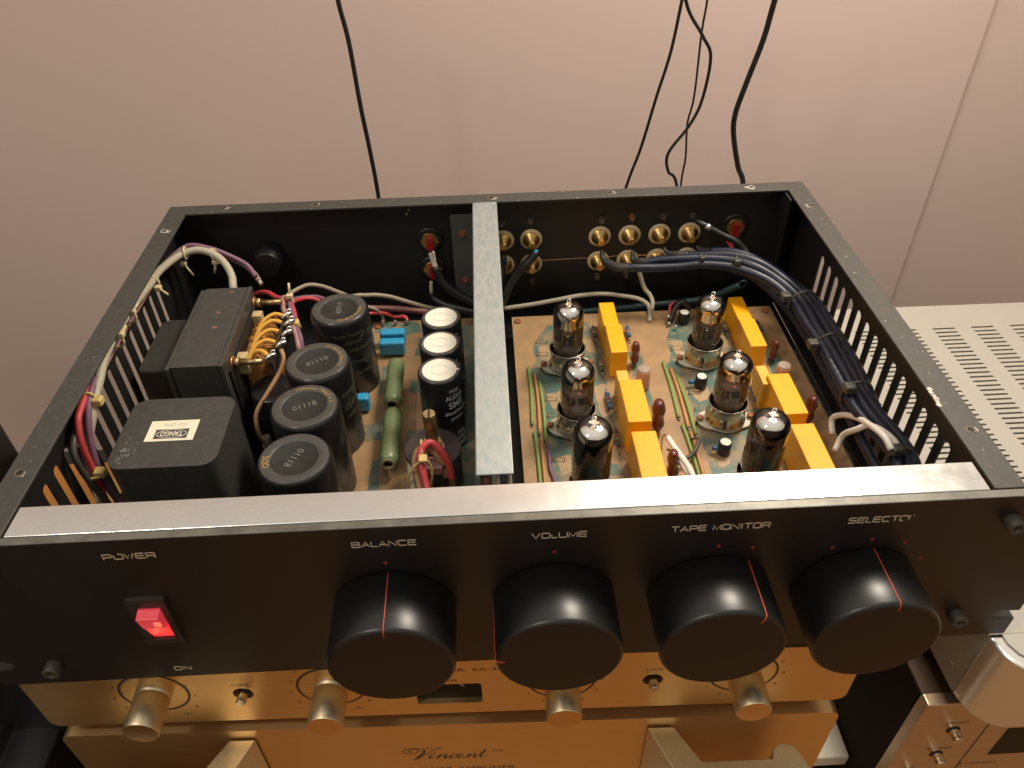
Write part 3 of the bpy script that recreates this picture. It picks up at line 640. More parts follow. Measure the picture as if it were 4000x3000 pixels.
for dx in (0, 9.08):
    T = MB()
    polys = [[(1.95,19.2),(2.35,19.7),(2.7,20.6),(2.55,21.9),(3.0,23.1),(3.7,24.3),(6.6,24.6),(7.0,23.2),(7.0,19.8),(7.1,15.2),(6.9,9.5),(6.4,4),(2.9,4),(2.8,9.2),(2.85,12.8),(2.95,17.9)],
             [(1.8,13.1),(2.2,14.2),(2.5,13.6),(2.3,12.9)],
             [(8.9,21.0),(9.6,21.2),(9.9,19),(9.6,17),(9.9,14),(9.3,13),(8.8,15)]]
    for p in polys:
        blob([(x_+dx, y_) for x_, y_ in p], ZB+.004).build('trace_area', 'trace', BR)
    T = MB()
    pads = [[(2.9,21.9),(3.7,22.0),(3.6,20.6),(3.0,20.5)],[(2.6,19.9),(3.7,20.0),(3.4,19.3)],[(5.9,22.8),(6.7,22.4),(6.8,20.9),(6.2,21.1)],[(3.0,17.0),(4.2,17.3),(4.4,16.1),(3.4,15.6)],
            [(6.1,17.6),(7.0,17.8),(7.1,14.9),(6.3,14.6)],[(3.2,11.4),(4.1,11.5),(4.0,10.2),(3.4,9.9)],[(5.6,12.4),(6.9,12.2),(6.8,10.6),(6.0,10.9)],[(3.3,8.9),(4.0,9.0),(4.1,7.4),(3.2,7.2)],[(5.9,9.8),(6.9,9.7),(6.8,8.2),(5.8,8.4)],[(3.4,14.3),(4,14.6),(4.2,13.9)]]
    for p in pads:
        blob([(x_+dx, y_) for x_, y_ in p], ZB+.011, .09, .22).build('trace_gap', 'pad', BR)
T = MB()
for p in ([(-8.5,25.5),(-5.4,25.5),(-5.2,24.3),(-6.8,23.9),(-8.5,24.4)],[(-5.4,23.6),(-4.8,23.8),(-4.7,21.8),(-5.5,21.5)],[(-2.3,25.3),(-1.5,25.3),(-1.5,8),(-2.2,8)],[(-7.6,20.4),(-7.1,20.5),(-6.9,18.3),(-7.7,17.6)],[(-8.5,14.8),(-7.2,15.2),(-7.1,13.6),(-8.3,13.4)],[(-5.6,14.1),(-4.7,14.3),(-4.6,11.6),(-5.5,11.3)],[(-7.5,11.8),(-7.0,11.9),(-6.9,9.3),(-7.6,9.2)],[(-5.7,19.0),(-4.9,18.9),(-4.8,17.7),(-5.7,17.8)]):
    blob(p, ZB+.004).build('trace_area', 'trace', BL)
# printed outlines on the left board
T = MB()
for pl in ([(-5.55,17.6),(-5.2,17.6),(-5.2,14.3),(-5.55,14.3)],[(-5.5,13.6),(-5.2,13.6),(-5.2,10.2),(-5.5,10.2)]): T.tube([(x_,y_,ZB+.008) for x_,y_ in pl], .02, n=4, smooth=False)
T.build('printed_outline', 'print', BL)
# jumper wires on the right board
for dx in (0, 8.93):
    for p, m_ in (([(2.1,19.6),(2.12,17),(2.0,14.1)],'cgreen'),([(2.45,18.9),(2.5,16.5),(2.39,13.2)],'corange'),([(2.7,18.1),(2.78,15.5),(2.71,12.6)],'cgreen'),([(2.08,13.5),(2.15,11.5),(2.12,6)],'cgreen'),([(2.44,12.9),(2.42,11),(2.36,6)],'corange')):
        b = MB(); b.tube([(x_+dx, y_, ZB+.13) for x_, y_ in p], .105, 8); b.build('jumper_wire', m_, BR)
        for e_ in (p[0], p[-1]):
            b = MB(); d_ = .14 if e_ is p[0] else -.14; b.tube([(e_[0]+dx,e_[1],ZB+.13),(e_[0]+dx,e_[1]+d_,ZB+.1),(e_[0]+dx,e_[1]+d_*1.3,ZB-.02)], .035, 5, smooth=False); b.build('wire_end', 'wire', BR)
b = MB(); b.tube([(2.77,12.3,ZB+.13),(2.8,11.2,ZB+.14),(2.78,10.4,ZB+.13),(2.95,9.3,ZB+.13),(3.0,7,ZB+.13)], .1, 8); b.build('jumper_wire', 'cpurple', BR)
# solder pins / hook shaped wires by the sockets
for dx in (0, 9.08):
    b = MB()
    for x_, y_ in ((3.15,22.3),(3.1,20.9),(3.3,16.3),(3.35,14.8),(3.3,11.0),(3.2,8.6),(6.2,8.9)):
        b.tube([(x_+dx-.35,y_,ZB+.02),(x_+dx-.3,y_+.12,ZB+.22),(x_+dx+.3,y_+.1,ZB+.26),(x_+dx+.35,y_-.02,ZB+.02)], .03, 5)
    b.build('wire_hook', 'olbrass', BR)
# ================================================================== TUBES AND SOCKETS
def make_socket():
    t = thing('tube_socket', 'x', 'tube socket', local=True, group='ceramic sockets with metal shield cups')
    b = MB(); P = []
    for i in range(32):
        a = 2*math.pi*i/32; r_ = 1.16+.52*max(0, math.cos(a)**2-.45)/.55
        P.append((r_*math.cos(a), r_*math.sin(a)*.98))
    b.prism(P, .14, .30); b.build('ceramic_base', 'ceramic', t, bevel=.05)
    b = MB(); b.cyl(.85, .03, .19, n=24); b.build('socket_body', 'ceramic', t)
    b = MB(); b.lathe([(1.08,.31),(1.18,.36),(1.18,.48),(1.10,.54),(1.12,1.64),(1.17,1.68),(1.17,1.74),(1.11,1.74),(1.08,1.6),(1.05,.4)], n=40, cap0=False, cap1=False)
    b.lathe([(.14,0),(.12,.08),(.0,.11)], (-.55,-.96,.95), 10, '-y'); b.build('shield_cup', 'nickel', t)
    for s_ in (-1, 1):
        b = MB(); b.cyl(.21, .38, .56, (s_*1.52,0,0), 16, bev=.05); b.box(s_*1.52-.15,s_*1.52+.15,-.02,.02,.555,.57); b.build('screw', 'rustnut', t)
        b = MB(); b.cyl(.22, 0, .19, (s_*1.52,0,0), 12); b.build('spacer', 'cdark', t)
    b = MB()
    for k in range(9):
        a = R(20+40*k); b.tube([(.75*math.cos(a),.75*math.sin(a),.15),(1.1*math.cos(a),1.1*math.sin(a),.13),(1.2*math.cos(a),1.2*math.sin(a),.01)], .04, 5, smooth=False)
    b.build('solder_pins', 'olbrass', t)
    return t
def make_tube(H, kind, r=.98):
    """H: height of the shoulder above the board"""
    t = thing('vacuum_tube', 'x', 'vacuum tube', local=True, group='glass vacuum tubes')
    z0 = .6
    # dome profile of the coating and of the glass
    def dome(rr, h0, top, k=9, rmin=.12):
        return [(max(rmin, rr*max(0,math.cos(R(90*i/k)))**.72), h0+(top-h0)*math.sin(R(90*i/k))) for i in range(k)]
    g = MB(); g.lathe([(.55,z0),(r*.92,z0+.08),(r,z0+.25),(r,H-.1)]+dome(r, H, H+.72)+[(.17,H+.73),(.12,H+.80),(.17,H+.90),(.15,H+1.04),(.06,H+1.14)], n=40, cap0=True, cap1=True)
    g.build('glass_envelope', 'glass', t)
    gd = {'a': .70, 'b': .55, 'c': .45, 'd': .35}[kind]
    rg = r-.045
    q = MB(); q.lathe([(rg,H-gd),(rg,H-.1)]+dome(rg, H, H+.67, rmin=.10), n=48, cap0=False, cap1=True); q.build('silver_getter', 'getter', t)
    q = MB(); q.lathe([(rg-.004,H-gd-.3),(rg-.002,H-gd)], n=40, cap0=False, cap1=False); q.build('getter_edge', 'smoke', t)
    zt = H-.6
    if kind in 'ac':
        z1_, z2_ = (1.85, 3.05) if kind == 'a' else (2.05, 2.9)
        for s_ in (-1, 1):
            q = MB(); q.box(s_*.33-.24, s_*.33+.24, -.24, .24, z1_, z2_); q.build('anode', 'plate', t, bevel=.08)
        zm = (1.62, z2_+.1)
    elif kind == 'b':
        q = MB(); q.lathe([(.80,1.2),(.80,zt+.35),(.6,zt+.42)], n=28); q.xf(lambda v: (v.x, v.y*.72, v.z)); q.build('anode', 'plateblk', t); zm = (1.15, zt+.55)
    else:
        for a in (0, 60, 120):
            q = MB(); q.box(-.78, .78, -.1, .1, 1.4, zt-.3); q.rot(rz=a); q.build('anode', 'platebl', t)
        zm = (1.3, zt-.25)
    q = MB()
    q.lathe([(r-.1,zm[0]),(r-.1,zm[0]+.04)], n=28); q.lathe([(r-.3,zm[1]),(r-.3,zm[1]+.03)], n=28)
    q.build('mica_disc', 'mica', t)
    q = MB()
    for k in range(9):
        a = R(20+40*k); q.tube([(.58*math.cos(a),.58*math.sin(a),.9),(.5*math.cos(a),.5*math.sin(a),1.5)], .03, 5, smooth=False)
    for k in range(4):
        a = R(45+90*k); q.tube([(.6*math.cos(a),.6*math.sin(a),1.1),(.6*math.cos(a),.6*math.sin(a),zt-.2)], .025, 5, smooth=False)
    q.build('support_wires', 'wire', t)
    q = MB(); q.lathe([(.30,0),(.36,.03),(.30,.06)], (.1,-.25,zt-.3), 16, cap0=False, cap1=False); q.build('getter_ring', 'wire', t)
    q = MB()
    q.cyl(.03, zm[1]+.03, zm[1]+.12, (.1, -.3, 0), 8)
    q.build('heater_tip', 'glow', t)
    return t
sk = make_socket()
spots = [(4.63,19.55,'rear left ceramic socket, under the tube beside the two rearmost left yellow blocks'),
         (4.58,13.7,'middle socket of the left row, brown screws beside the green and orange jumpers'),
         (4.7,7.9,'front left socket, mostly hidden by the aluminium bar and the black tube'),
         (13.62,19.6,'rear right socket with a bright metal cup under the dusky tube'),
         (13.6,13.7,'middle socket of the right row, bright cup round a clear tube'),
         (13.7,7.9,'front right socket, hidden by the clear tube and the aluminium bar')]
for i, (x_, y_, l_) in enumerate(spots):
    if i == 0: sk.location = Vector((x_, y_, ZB))*S; sk['label'] = l_
    else: copy_tree(sk, (x_, y_, ZB), l_)
for (x_, y_), (H, kd, r_, l_) in zip([(4.63,19.55),(4.58,13.7),(4.7,7.95),(13.6,19.6),(13.6,13.7),(13.72,7.95)],
    [(4.38,'a',.97,'glass tube at the rear of the left row, with a dark getter edge'),
     (4.38,'c',.97,'glass tube in the middle of the left row with two small dark anodes'),
     (5.15,'b',1.03,'tallest left tube with a solid black anode, half hidden by the aluminium bar'),
     (4.38,'a',.93,'dusky silver topped tube at the rear right beside two yellow blocks'),
     (4.38,'c',.97,'clear glass tube in the middle of the right row above a bright metal cup'),
     (5.15,'d',1.0,'tall clear tube nearest the front on the right, with blue grey plates')]):
    tt = make_tube(H, kd, r_); tt.location = Vector((x_, y_, ZB))*S; tt['label'] = l_
# ================================================================== YELLOW FILM CAPACITORS
def ycap(x0, x1, y0, y1, top, label, m='yellow'):
    b = MB(); b.box(x0, x1, y0, y1, ZB+.02, top)
    tag(b.build('film_capacitor', m, None, bevel=.07, seg=3), label, 'capacitor', 'yellow film capacitors on the right circuit board')
ycap(7.22,8.26,21.42,24.1,-6.22,'yellow block capacitor at the very back of the left row')
ycap(7.28,8.36,18.35,21.36,-6.12,'yellow block capacitor second from the back of the left row, dark brown part beside it')
ycap(7.30,8.02,15.55,16.6,-6.15,'small pale yellow block half hidden behind a bigger one in the left row','yellowpale')
ycap(7.25,8.62,11.5,15.2,-5.75,'large yellow block capacitor in the middle of the left row, before the largest brown part')
ycap(7.28,8.68,7.25,10.8,-5.8,'large yellow block capacitor in front in the left row, touching the aluminium bar')
ycap(16.22,17.2,21.42,24.1,-6.22,'yellow block capacitor at the very back of the right row')
ycap(16.2,17.26,18.35,21.36,-6.12,'yellow block capacitor second from the back of the right row')
ycap(15.88,16.55,14.6,16.4,-6.1,'small pale yellow block tucked behind the large one in the right row','yellowpale')
ycap(16.2,17.56,11.6,15.2,-5.8,'large yellow block capacitor in the middle of the right row, behind the frontmost tube')
ycap(16.2,17.54,7.25,10.8,-5.8,'large yellow block capacitor in front in the right row, beside the white wires')
# ---------------- brown dipped parts
def peanut(x, y, h, r, lean, label):
    b = MB(); b.tube([(x,y,ZB+.12),(x,y+.02,ZB+.12+h*.12),(x+lean*.3,y+.05,ZB+h*.3),(x+lean*.5,y+.05,ZB+h*.5),(x+lean*.75,y+.05,ZB+h*.74),(x+lean,y,ZB+h*.95),(x+lean,y,ZB+h)], [r*.35,r*.8,r*1.05,r*.82,r*1.05,r*.7,r*.15], 14, sub=4)
    b.xf(lambda v: (x+(v.x-x)*.8, v.y, v.z))
    tag(b.build('dipped_capacitor', 'brown'), label, 'capacitor', 'brown dipped capacitors')
peanut(9.1,19.45,1.95,.36,-.05,'glossy brown peanut shaped capacitor beside the second yellow block of the left row')
peanut(9.4,13.1,2.5,.50,-.1,'largest glossy brown dipped capacitor beside the middle left yellow block')
peanut(9.55,9.2,2.3,.42,-.2,'brown dipped capacitor in front, next to the white sleeved leads')
peanut(18.2,19.3,1.7,.33,0,'brown dipped capacitor in shade behind the second yellow block of the right row')
peanut(18.45,13.2,2.2,.4,0,'brown dipped capacitor in shade beside the middle right yellow block')
# ---------------- clear cylinders
for x_, y_, l_ in ((9.22,17.2,'amber see through cylinder capacitor standing behind the middle left yellow block'),(18.0,16.95,'see through cylinder with a round disc top near the right edge of the board')):
    t = thing('styrol_capacitor', l_, 'capacitor', (x_, y_, ZB), group='clear cylinder capacitors')
    b = MB(); b.lathe([(.40,.05),(.44,.12),(.44,1.45),(.40,1.52)], (x_,y_,ZB), 24); b.build('body', 'clear', t)
    b = MB(); b.lathe([(.40,1.525),(.38,1.6),(.1,1.58),(.05,1.68)], (x_,y_,ZB), 24); b.build('cap', 'cleartop', t)
# ---------------- small resistors
def resistor(x, y0, y1, m, label, z=.35):
    t = thing('resistor', label, 'resistor', (x, (y0+y1)/2, ZB), group='small resistors on the right circuit board')
    L = y1-y0; c = (x, y0, ZB+z)
    b = MB(); b.lathe([(.09,.18*L),(.15,.22*L),(.15,.32*L),(.125,.36*L),(.125,.64*L),(.15,.68*L),(.15,.78*L),(.09,.82*L)], c, 14, 'y'); b.build('body', m, t)
    b = MB(); b.tube([(x,y0,ZB),(x,y0+.05,ZB+z),(x,y0+.2*L,ZB+z)], .03, 5, smooth=False); b.tube([(x,y1,ZB),(x,y1-.05,ZB+z),(x,y1-.2*L,ZB+z)], .03, 5, smooth=False); b.build('lead', 'wire', t)
    for f_, mm in ((.42,'ringpl'),(.52,'redline'),(.58,'ctan')):
        b = MB(); b.cyl(.13, f_*L, f_*L+.06, c, 14, 'y'); b.build('colour_band', mm, t)
for dx, side in ((0,'left'),(9.1,'right')):
    resistor(6.85+dx,22.0,23.8,'cdark',f'dark banded resistor nearest the back beside the {side} row of yellow blocks')
    resistor(6.82+dx,18.3,20.4,'cdark',f'dark banded resistor second from the back beside the {side} row of yellow blocks')
    resistor(6.84+dx,14.6,16.9,'bluedark' if dx else 'bluedark',f'blue banded resistor beside the {side} row of yellow blocks')
    resistor(6.88+dx,11.3,13.5,'cdark',f'dark banded resistor in the shadow of the middle {side} yellow block')
    resistor(9.18+dx,21.9,23.6,'bluedark',f'blue resistor behind the rear yellow blocks of the {side} row')
# ---------------- small white topped electrolytics
for x_, y_, l_ in ((13.75,24.0,'tiny white topped capacitor behind the rear right tube'),(13.35,17.0,'tiny white topped capacitor between rear and middle right tubes'),(13.35,11.1,'tiny white topped capacitor between middle and front right tubes')):
    x_ -= .45
    t = thing('small_capacitor', l_, 'capacitor', (x_, y_, ZB), group='tiny white topped capacitors')
    b = MB(); b.lathe([(.36,.04),(.38,.1),(.38,.88),(.35,.93)], (x_,y_,ZB), 20); b.build('can', 'sleeve', t)
    b = MB(); b.cyl(.3, .93, .945, (x_,y_,ZB), 20); b.build('top_disc', 'white', t)
for x_, y_ in ((12.4,17.05),(12.5,11.1)):
    b = MB(); b.cyl(.14, 0, .62, (x_-.3, y_, ZB+.45), 12, 'x', .03)
    b.v = [Vector((v.x, v.y, v.z)) for v in b.v]
    tag(b.build('small_resistor', 'bluedark'), 'short blue cylinder lying left of the white topped capacitor by the %s right tube' % ('middle' if y_ > 15 else 'front'), 'resistor')
# white sleeved leads near the front
t = thing('white_sleeved_leads', 'pair of white sleeved leads bent forward between the two channels', 'wires', (9.8, 9.5, ZB), group='white sleeved leads')
b = MB(); b.tube([(9.48,10.97,-6.6),(9.57,9.82,-6.25),(9.82,8.71,-6.1),(9.99,8.0,-6.1),(10.24,6.8,-6.4)], .17, 10); b.build('lead', 'cwhite', t)
b = MB(); b.tube([(9.9,9.3,-6.9),(9.99,8.49,-6.7),(10.04,7.6,-6.6),(10.1,6.6,-6.7)], .17, 10); b.build('lead', 'cwhite', t)
b = MB(); b.tube([(11.51,11.55,-7.4),(11.17,10.92,-7.6),(10.49,10.23,-7.6),(9.99,10.25,-7.8)], .13, 8); b.tube([(11.5,11.6,-7.4),(11.3,12.1,-7.9),(11.2,12.2,ZB)], .06, 6); b.build('twisted_lead', 'cdark', t)
b = MB(); b.tube([(9.46,11.1,-6.62),(9.3,11.4,-6.9),(9.35,11.5,ZB)], .05, 6); b.lathe([(.12,0),(.0,.1)], (9.5,10.6,-7.2), 8); b.build('solder_joint', 'wire', t)
t = thing('white_sleeved_leads', 'two white sleeved leads arching from the board edge over the dark cable bundle', 'wires', (19.5, 9.8, -7), group='white sleeved leads')
b = MB(); b.tube([(18.9,10.9,-6.9),(19.0,11.6,-6.3),(19.2,10.9,-5.4),(19.35,9.9,-4.7),(19.4,8.9,-4.2),(19.5,7.4,-3.7),(19.6,6.6,-3.9)], .17, 10); b.build('lead', 'cwhite', t)
b = MB(); b.tube([(18.5,9.5,-6.8),(18.9,9.9,-6.0),(19.1,9.2,-4.9),(19.5,8.9,-4.35),(19.85,8.2,-4.1),(20.1,7.3,-4.0),(20.2,6.6,-4.3)], .17, 10); b.build('lead', 'cwhite', t)
b = MB(); b.tube([(18.9,10.9,-6.9),(18.4,11.2,-7.5),(17.9,11.0,ZB)], .04, 6); b.tube([(18.5,9.5,-6.8),(18.1,9.6,-7.6),(17.9,9.6,ZB)], .04, 6); b.lathe([(.55,0),(.58,.03),(.55,.06)], (18.6,11.6,ZB), 20, cap0=False, cap1=False); b.build('bare_end', 'olbrass', t)
# ================================================================== LEFT COMPARTMENT
# big black capacitors
def blackcap(x, y, r, top, rot, digits, label, arcs=(), sides=(), rise=.03):
    t = thing('can_capacitor', label, 'capacitor', (x, y, ZB), group='large black can capacitors')
    h = top-ZB
    b = MB(); b.lathe([(r-.06,0),(r,.06),(r,h-.25),(r-.05,h-.08),(r-.16,h)], (x,y,ZB), 56, cap1=False); b.build('can', 'sleeve', t)
    b = MB(); b.lathe([(r-.16,h),(r-.3,h+rise),(r-.56,h+rise),(r-.64,h-.01)], (x,y,ZB), 56, cap0=False, cap1=False); b.build('top_ring', 'sleevetop', t)
    b = MB(); b.lathe([(r-.64,h-.012),(r-.68,h-.03),(.05,h-.02)], (x,y,ZB), 48, cap0=False); b.build('top_disc', 'captop', t)
    on_top(text(digits, 1.25, .36, .008), x, y, top-.01, rot).build('stamped_number', 'digit', t)
    for s_, rr_, a_, hh_, w_ in arcs: on_arc(text(s_, w_, hh_, .005), x, y, rr_, a_, top+rise+.003).build('gold_lettering', 'goldtext', t)
    for s_, a_, z_, hh_, w_ in sides: on_cyl(text(s_, w_, hh_, .004), x, y, r+.004, a_, z_).build('side_lettering', 'dimtext', t)
    return t
blackcap(-9.4,19.2,1.76,-2.45,93,'40914','black can capacitor stamped 40914, at the back of the group',
    arcs=[('nichicon 5.58 CE', 1.33, -42, .2, 2.1)], sides=[('Audio Protonic',-68,-3.35,.26,2.0),('nichicon',-62,-3.9,.24,1.2),('47  5.5',-28,-3.7,.3,1.1),('RIPPLE NEGATIVE',-45,-4.5,.22,1.7),('Protonic',-50,-5.4,.24,1.1),('47  5.5',-28,-5.6,.3,1.1),('RIPPLE NEGATIVE',-45,-6.3,.22,1.7)])
blackcap(-9.9,13.8,1.8,-2.2,212,'01118','black can capacitor stamped 01118 beside the copper winding',
    arcs=[('NP nichicon ELECTROLYTIC', 1.35, 25, .17, 2.3)], sides=[('nichicon',-25,-3.8,.26,1.3),('CE 85 C',-22,-4.7,.32,1.3),('MADE BY',-22,-5.4,.22,1.2),('CE 85 C',-12,-6.6,.3,1.2)])
blackcap(-10.0,10.1,1.8,-2.2,22,'01118','black can capacitor with gold lettering around its rim, second from the front',
    arcs=[('nichicon 100\u00b5F x 2', 1.34, 62, .22, 2.6)])
blackcap(-9.9,6.35,1.8,-2.2,243,'01118','frontmost black can capacitor, with a nick in its rim',
    arcs=[('ODS', 1.36, 190, .3, .8)])
# white topped capacitors
def whitecap(x, y, top, label, notch_=False):
    t = thing('audio_capacitor', label, 'capacitor', (x, y, ZB), group='white topped audio capacitors'); r = 1.22; h = top-ZB
    b = MB(); b.lathe([(r-.04,0),(r,.05),(r,h-.12),(r-.03,h-.03),(r-.1,h)], (x,y,ZB), 48, cap1=False); b.build('can', 'sleeve', t)
    b = MB(); b.lathe([(r-.1,h),(r-.26,h+.01)], (x,y,ZB), 48, cap0=False, cap1=False); b.build('top_ring', 'sleevetop', t)
    b = MB(); b.lathe([(r-.26,h+.012),(.05,h+.02)], (x,y,ZB), 48, cap0=False)
    if notch_: b.prism([(x+.93,y+.12),(x+1.14,y),(x+.93,y-.12)], top+.008, top+.016)
    b.build('top_disc', 'white', t)
    b = MB()
    for a0 in (20, 200): b.tube([(x+.48*math.cos(R(a0+a)), y+.42*math.sin(R(a0+a)), top+.02) for a in range(0, 150, 15)], .016, 4)
    b.build('vent_mark', 'whitemark', t)
    for s_, a_, z_, hh_, w_, m_ in (('FOR',-50,top-.75,.22,.62,'w'),('AUDIO',-50,top-1.2,.32,1.15,'w'),('SME',-47,top-1.75,.46,.95,'w'),('50v4700\u00b5F',-46,top-2.35,.26,1.5,'w'),('JAPAN',-46,top-2.8,.22,.85,'w'),('FOR',-35,top-4.0,.2,.6,'w'),('AUDIO',-35,top-4.4,.3,1.1,'w'),('SME',-33,top-4.9,.4,.9,'w')):
        on_cyl(text(s_, w_, hh_, .004, offset=.012), x, y, r+.004, a_, z_).build('side_lettering', 'whitetext', t)
    return t
whitecap(-3.23,18.45,-2.9,'black capacitor with white top, rearmost of the three beside the divider')
whitecap(-3.23,15.9,-2.9,'black capacitor with white top, middle of the three beside the divider')
whitecap(-3.2,13.4,-2.9,'black capacitor with white top, front of the three, white JAPAN lettering on its side', True)
# blue film capacitors
for x_, y_, l_, w_ in ((-7.0,22.95,'rear one of the two bright blue capacitors lying behind the green resistors',.86),(-6.97,21.85,'front one of the two bright blue capacitors behind the green resistors',.86),(-8.35,16.3,'small blue capacitor peeping out between the black cans',.4)):
    b = MB(); b.box(x_-w_, x_+w_, y_-.36, y_+.36, ZB+.1, ZB+1.22); tag(b.build('blue_capacitor', 'blue', None, bevel=.2, seg=4), l_, 'capacitor', 'bright blue capacitors')
# green resistors lying along y
def green(x, y0, y1, z, label, hole):
    t = thing('power_resistor', label, 'resistor', (x, (y0+y1)/2, ZB), group='green ceramic resistors'); L = y1-y0
    prof = [(.30,0),(.44,.05),(.52,.2),(.55,.5),(.55,L*.5-.5),(.53,L*.5),(.55,L*.5+.5),(.56,L-.6),(.52,L-.25),(.4,L-.08),(.2,L)]
    b = MB(); b.lathe(prof, (x,y0,z), 28, 'y', True, False, True); b.build('body', 'green', t)
    b = MB(); b.lathe([(.44,-.0),(.4,-.06),(.27,-.06),(.27,.2)], (x,y0,z), 24, 'y', True, False, False); b.build('end_ring', 'greenend', t)
    b = MB(); b.cyl(.275, .1, .12, (x,y0,z), 20, 'y'); b.build('bore', 'hole', t)
    b = MB(); b.box(x-.06,x+.06,y0-.05,y0+.1,ZB,z-.4); b.box(x-.06,x+.06,y1-.2,y1-.05,ZB,z-.3); b.build('terminal', 'solder', t)
    return t
g1 = green(-6.45,15.3,19.5,-7.0,'rear green ceramic tube resistor, with a dark bore at its front end',1)
g2 = green(-6.3,10.3,14.75,-7.0,'front green ceramic tube resistor, directly before the other one',1)
q = MB(); 
for w1 in ([(-.25,0),(0,.25),(.25,0)],[(-.25,-.2),(0,.05),(.25,-.2)]): q.tube([(-6.3+a*.4, 12.3+c*.8, -6.448) for a, c in w1], .012, 4, smooth=False)
q.build('printed_mark', 'greenend', g2)
# potentiometer
P_ = thing('potentiometer', 'round dark potentiometer with an upright slotted brass shaft and tied wires', 'potentiometer', (-3.65, 9.75, ZB))
px, py = -3.65, 9.8
b = MB(); b.lathe([(1.45,.15),(1.5,.3),(1.5,2.5),(1.35,2.55)], (px,py,ZB), 48); b.build('housing', 'trafoside', P_)
b = MB(); b.lathe([(1.52,2.56),(1.55,2.6),(1.55,2.78),(1.5,2.84)], (px,py,ZB), 48); b.build('top_plate', 'bakelite', P_)
b = MB(); b.cyl(.62, 2.85, 2.93, (px+.02,py,ZB), 28); b.lathe([(.5,2.93),(.5,3.1),(.46,3.12),(.5,3.15),(.5,3.3)], (px,py,ZB), 24); b.build('bushing', 'olbrass', P_)
b = MB(); b.lathe([(.34,3.3),(.34,5.3),(.30,5.36)], (px,py,ZB), 28); q_ = b.build('shaft', 'olbrass', P_)
MB().box(px-.05, px+.05, py-.33, py+.33, ZB+5.33, ZB+5.375).build('shaft_slot', 'hole', q_)
b = MB(); b.prism([(px-1.05,py-1.62),(px+.55,py-1.62),(px+.4,py-.75),(px-.7,py-.7)], ZB+2.4, ZB+2.9); b.build('terminal_block', 'cpink', P_, bevel=.05)
for x_, y_ in ((-3.82,8.1),(-2.68,8.35)): MB().box(x_-.16,x_+.16,y_-.05,y_+.05,ZB+1.2,ZB+1.8).build('solder_tag', 'olbrass', P_)
PW = thing('potentiometer_wires', 'red, tan and white wires tied together in front of the potentiometer', 'wires', (-4, 8, -6))
b = MB(); b.tube([(-3.6,5.6,-5.9),(-3.85,6.9,-5.4),(-4.05,7.6,-4.9),(-4.19,8.2,-4.5),(-4.0,8.7,-4.15),(-3.65,8.95,-4.15),(-3.35,8.9,-4.4),(-2.97,8.7,-4.9),(-2.75,8.5,-5.6),(-2.68,8.35,-6.3)], .2, 10); b.build('red_wire', 'cred', PW)
b = MB(); b.tube([(-4.0,5.8,-6),(-4.25,7.2,-5.6),(-4.5,8.1,-5.2),(-4.48,8.7,-4.9),(-4.3,9.0,-4.7),(-4.0,9.1,-4.6),(-3.65,9.0,-4.7),(-3.33,8.8,-5.0),(-3.1,8.6,-5.5),(-2.95,8.4,-6.2)], .19, 10); b.build('tan_wire', 'ctan', PW)
b = MB(); b.tube([(-4.35,5.9,-6.3),(-4.6,7.2,-6),(-4.8,8.4,-5.8),(-4.95,9.6,-6.1),(-4.9,10,-8)], .17, 10); b.build('white_wire', 'cgrey', PW)
b = MB(); b.box(-4.22,-3.78,7.65,8.15,-4.35,-4.15); b.build('tie_head', 'tie', PW, bevel=.06)
b = MB(); b.tube([(-4.05,8.15,-4.25),(-4.1,8.6,-4.1),(-4.12,9.0,-3.95)], .06, 6, smooth=False); b.tube([(-4.0,7.9,-4.3),(-4.5,7.75,-4.7),(-4.85,7.6,-5.4),(-4.5,7.5,-6.1),(-3.8,7.5,-5.9),(-3.6,7.8,-5.0),(-3.8,7.9,-4.4)], .07, 6); b.build('tie_strap', 'tie', PW)
b = MB(); b.tube([(-2.9,6.3,-6.2),(-2.6,6.7,-5.9),(-2.3,7.0,-6.3)], .25, 10); tag(b.build('clip', 'ceramic'), 'cream rounded bead just showing behind the aluminium bar beside the divider', 'bead')
# ---------------- cut core choke
T1 = thing('choke_transformer', 'square black choke with rounded corners and a white paper label on top', 'transformer', (-16.3, 8.7, -9.8))
b = plate([rrect(-18.9,-13.65,6.15,11.15,.75,8)], 7.6); b.xf(lambda v: (v.x, v.y, v.z-6.02)); b.build('case', 'trafo', T1, bevel=.1, seg=3)
LB = MB(); LB.box(-17.55,-15.15,7.95,9.42,-2.216,-2.205); LB = LB.build('paper_label', 'paper', T1)
MB().box(-17.15,-15.5,8.1,8.78,-2.204,-2.200).build('printed_block', 'inkdark', LB)
on_top(text('TANGO', 1.1, .34, .003, offset=.012), -16.32, 8.44, -2.196, 180).build('label_lettering', 'paper', LB)
b = MB(); b.tube([(-16.32+.74*math.cos(R(a)), 8.44+.29*math.sin(R(a)), -2.199) for a in range(0, 361, 15)], .018, 5, smooth=False); b.build('label_oval', 'paper', LB)
on_top(text('Cut Core', 1.1, .24, .002, .4), -16.3, 9.08, -2.204, 180).build('handwriting', 'inkgrey', LB)
b = MB()
for k in range(60):
    x_ = -18.5+abs(random.gauss(0,.35)); y_ = 7.35+random.gauss(0,.35)
    if y_ < 6.5 or x_ < -18.65: continue
    r0 = random.choice((.012,.02,.03)); b.prism([(x_+r0*math.cos(a), y_+r0*1.5*math.sin(a)) for a in (0,1.3,2.6,3.9,5.2)], -2.219, -2.214)
for k in range(25):
    x_ = random.uniform(-18.3,-14.1); y_ = random.uniform(6.5,10.7); r0 = .013; b.prism([(x_+r0*math.cos(a), y_+r0*math.sin(a)) for a in (0,1.3,2.6,3.9,5.2)], -2.219, -2.214)
